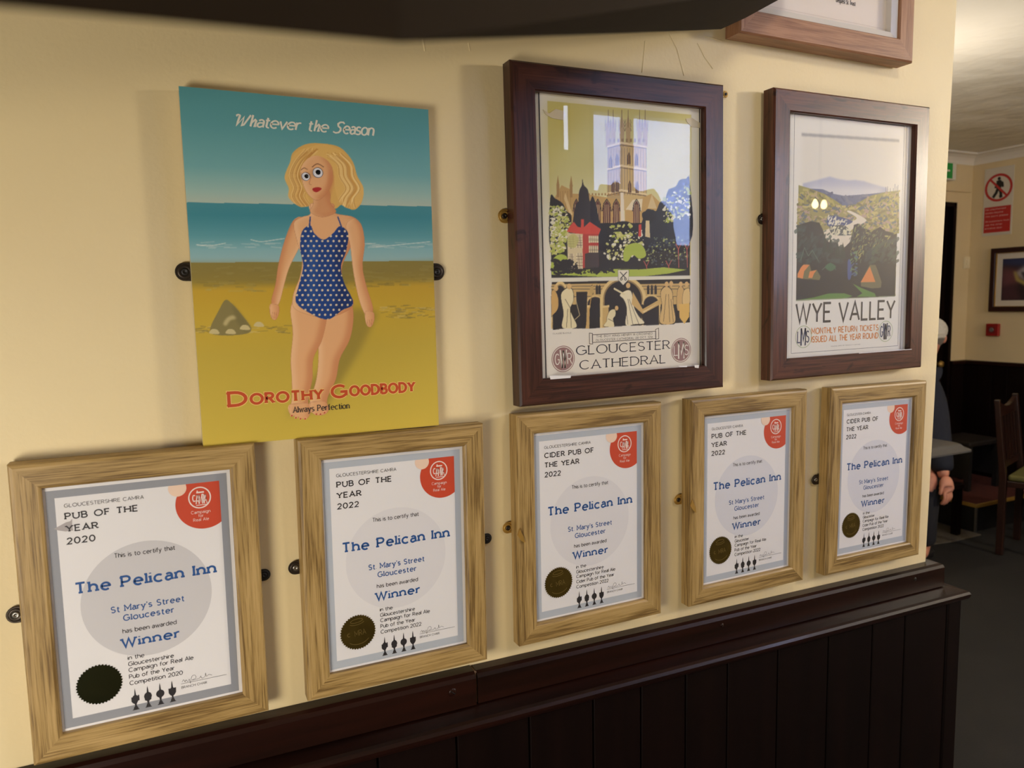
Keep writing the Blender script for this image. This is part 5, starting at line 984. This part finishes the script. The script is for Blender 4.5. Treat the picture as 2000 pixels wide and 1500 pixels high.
# ------------------------------------------------------------------ seated person beyond the wall end
def skin(name, joints, edges, mat, parent=None, sub=2, root=0, smooth=True):
    me = bpy.data.meshes.new(name); me.from_pydata([j[:3] for j in joints], edges, []); o = link(name, me, mat, parent)
    md = o.modifiers.new('skin', 'SKIN'); md.use_smooth_shade = smooth
    for i, j in enumerate(joints):
        v = me.skin_vertices[0].data[i]; v.radius = (j[3], j[4] if len(j) > 4 else j[3]); v.use_root = (i == root)
    s_ = o.modifiers.new('sub', 'SUBSURF'); s_.levels = sub; s_.render_levels = sub; return o
skin_m = noisy('skin', (196, 132, 108), (208, 146, 120), nscale=30, rough=.55, bump=.05); navy_m = noisy('navy_jumper', (20, 24, 36), (28, 32, 46), nscale=200, rough=.9, bump=.3); jeans = flat('dark_trousers', (30, 30, 36), .8)
# world coordinates; faces -x, leaning a little towards the table
pe = tag(empty('person', (4.18, 1.93, ZF)), 'person in dark navy jumper and pale cap seated behind the grey table', 'person')
O_ = Vector((4.18, 1.93, ZF))
pe.location = (4.18-.045, 1.93+.02, ZF)
def J(*a): return [(q[0]-O_.x, q[1]-O_.y, q[2]-O_.z)+tuple(q[3:]) for q in a]
jb = J((4.26, 2.02, -.98, .12, .09), (4.22, 1.97, -.76, .11, .08), (4.15, 1.91, -.56, .12, .08), (4.10, 1.85, -.44, .07, .055), (4.07, 1.82, -.37, .052), (4.045, 1.785, -.27, .08, .095), (4.04, 1.78, -.20, .075, .085),
  (4.13, 1.82, -.52, .06), (4.05, 1.72, -.78, .045), (3.99, 1.62, -.98, .034), (3.975, 1.60, -1.03, .03, .042),
  (3.97, 2.04, -.50, .06), (3.96, 2.02, -.78, .05), (3.92, 1.90, -.96, .036),
  (4.14, 1.90, -1.02, .085), (3.92, 1.66, -1.04, .06), (3.92, 1.67, -1.28, .05), (3.94, 1.68, -1.45, .036), (3.86, 1.64, -1.47, .034),
  (4.12, 2.12, -1.02, .085), (3.90, 2.04, -1.04, .06), (3.91, 2.05, -1.28, .05), (3.94, 2.06, -1.45, .036), (3.86, 2.04, -1.47, .034))
skin('body', jb, [(0, 1), (1, 2), (2, 3), (3, 4), (4, 5), (5, 6), (2, 7), (7, 8), (8, 9), (9, 10), (2, 11), (11, 12), (12, 13), (0, 14), (14, 15), (15, 16), (16, 17), (17, 18), (0, 19), (19, 20), (20, 21), (21, 22), (22, 23)], skin_m, pe)
# clothing
skin('jumper', J((4.265, 2.025, -.95, .17, .14), (4.22, 1.97, -.76, .165, .135), (4.15, 1.91, -.58, .17, .135), (4.105, 1.86, -.47, .10, .09), (4.13, 1.82, -.52, .10), (4.055, 1.72, -.78, .085), (3.995, 1.63, -.95, .064), (3.985, 1.612, -1.0, .056), (3.97, 2.04, -.50, .09), (3.96, 2.02, -.78, .072), (3.918, 1.895, -.985, .054)),
     [(0, 1), (1, 2), (2, 3), (2, 4), (4, 5), (5, 6), (6, 7), (2, 8), (8, 9), (9, 10)], navy_m, pe)
skin('trousers', J((4.26, 2.02, -1.02, .165, .13), (4.14, 1.90, -1.03, .118), (3.93, 1.67, -1.07, .082), (3.92, 1.67, -1.28, .072), (3.94, 1.68, -1.435, .068), (4.12, 2.12, -1.03, .118), (3.91, 2.04, -1.06, .086), (3.91, 2.05, -1.28, .072), (3.94, 2.06, -1.435, .068)), [(0, 1), (1, 2), (2, 3), (3, 4), (0, 5), (5, 6), (6, 7), (7, 8)], jeans, pe)
# hand resting on the knee: palm and five fingers
W_ = Vector((3.972, 1.59, -1.035))
def HJ(pts): return J(*[(W_.x+p[0], W_.y+p[1], W_.z+p[2])+tuple(p[3:]) for p in pts])
hp = [(0.01, 0, .03, .028, .022), (-.005, -.012, -.02, .040, .018), (-.02, -.022, -.055, .042, .016)]
ed = [(0, 1), (1, 2)]; pts = list(hp)
for k, (dx_, dy_, l) in enumerate(((.030, -.012, .058), (.012, -.016, .070), (-.008, -.020, .074), (-.028, -.022, .068))):
    n0 = len(pts); bx = (-.02+dx_, -.022+dy_*.3, -.06)
    pts += [(bx[0], bx[1], bx[2], .0095), (bx[0]-.006, bx[1]-.010, bx[2]-l*.42, .0092), (bx[0]-.010, bx[1]-.002, bx[2]-l*.75, .0085), (bx[0]-.010, bx[1]+.010, bx[2]-l*.95, .0075)]
    ed += [(2, n0), (n0, n0+1), (n0+1, n0+2), (n0+2, n0+3)]
n0 = len(pts); pts += [(-.045, -.014, -.02, .012), (-.066, -.022, -.045, .0105), (-.070, -.020, -.07, .009)]; ed += [(1, n0), (n0, n0+1), (n0+1, n0+2)]
skin('hand', HJ(pts), ed, skin_m, pe); W_ = Vector((3.912, 1.885, -1.01)); skin('hand', HJ([(p[0], -p[1])+tuple(p[2:]) for p in pts]), ed, skin_m, pe)
def ball(parent, name, c_, r, mat, sc=(1, 1, 1)):
    bm = bmesh.new(); bmesh.ops.create_uvsphere(bm, u_segments=20, v_segments=12, radius=r); bmesh.ops.scale(bm, vec=sc, verts=bm.verts); me = bpy.data.meshes.new(name); bm.to_mesh(me); bm.free(); me.polygons.foreach_set('use_smooth', [True]*len(me.polygons))
    return link(name, me, mat, parent, loc=Vector(c_)-O_)
# face towards -x-y with eyes, nose, mouth, ear; short grey hair, pale peaked cap
fd = Vector((-.72, -.69, 0)).normalized(); sd = Vector((-.69, .72, 0)).normalized(); hc = Vector((4.04, 1.78, -.245))
for s_ in (-1, 1):
    e = hc+fd*.088+sd*.032*s_+Vector((0, 0, .012)); ball(pe, 'eye', e, .012, flat('eye_ball', (220, 216, 210), .3))
    ball(pe, 'ear', hc+sd*.082*s_+Vector((0, 0, .0)), .026, skin_m, (.6, .6, 1.1))
ball(pe, 'nose', hc+fd*.105+Vector((0, 0, -.015)), .016, skin_m, (1, 1, 1.5)); ball(pe, 'mouth', hc+fd*.094+Vector((0, 0, -.052)), .016, flat('lips', (150, 84, 74), .5), (1, 1, .35))
ball(pe, 'hair', hc-fd*.012+Vector((0, 0, .018)), .094, flat('grey_hair', (120, 112, 102), .8), (1, 1, .95))
cap = noisy('pale_cap_cloth', (170, 164, 152), (184, 178, 166), nscale=80, rough=.85, bump=.2)
co_ = ball(pe, 'cap', hc-fd*.004+Vector((0, 0, .045)), .102, cap, (1, 1, .82))
b = MB(); vs = []
for k in range(13):
    a = math.radians(-62+124*k/12); d_ = fd*math.cos(a)+sd*math.sin(a); p0 = d_*.094; p1 = d_*.094+fd*(.075*math.cos(a*1.3)); vs += [tuple(p0+Vector((0, 0, .0))), tuple(p1+Vector((0, 0, -.012))), tuple(p1+Vector((0, 0, -.018))), tuple(p0+Vector((0, 0, -.007)))]
b.add(vs, [(4*i+k, 4*i+(k+1) % 4, 4*i+4+(k+1) % 4, 4*i+4+k) for i in range(12) for k in range(4)]+[(0, 1, 2, 3), (51, 50, 49, 48)]); b.obj('cap_peak', cap, pe, loc=hc-O_+Vector((0, 0, .028)))
for y_ in (1.66, 2.05): MB().box(-.12, .09, -.042, .042, -.055, .0).obj('shoe', M['black'], pe, loc=Vector((3.90, y_+.02, -1.445))-O_, bevel=.02, seg=3)
st_ = tag(empty('bar_stool', (4.24, 2.06, ZF)), 'low dark wooden stool under the seated person', 'stool')
MB().box(-.10, .22, -.22, .2, .30, .335).obj('seat', M['dado_v'], st_, bevel=.008)
for x in (-.07, .19):
    for y_ in (-.19, .17): MB().box(x-.02, x+.02, y_-.02, y_+.02, 0, .30).obj('leg', M['dado_v'], st_)
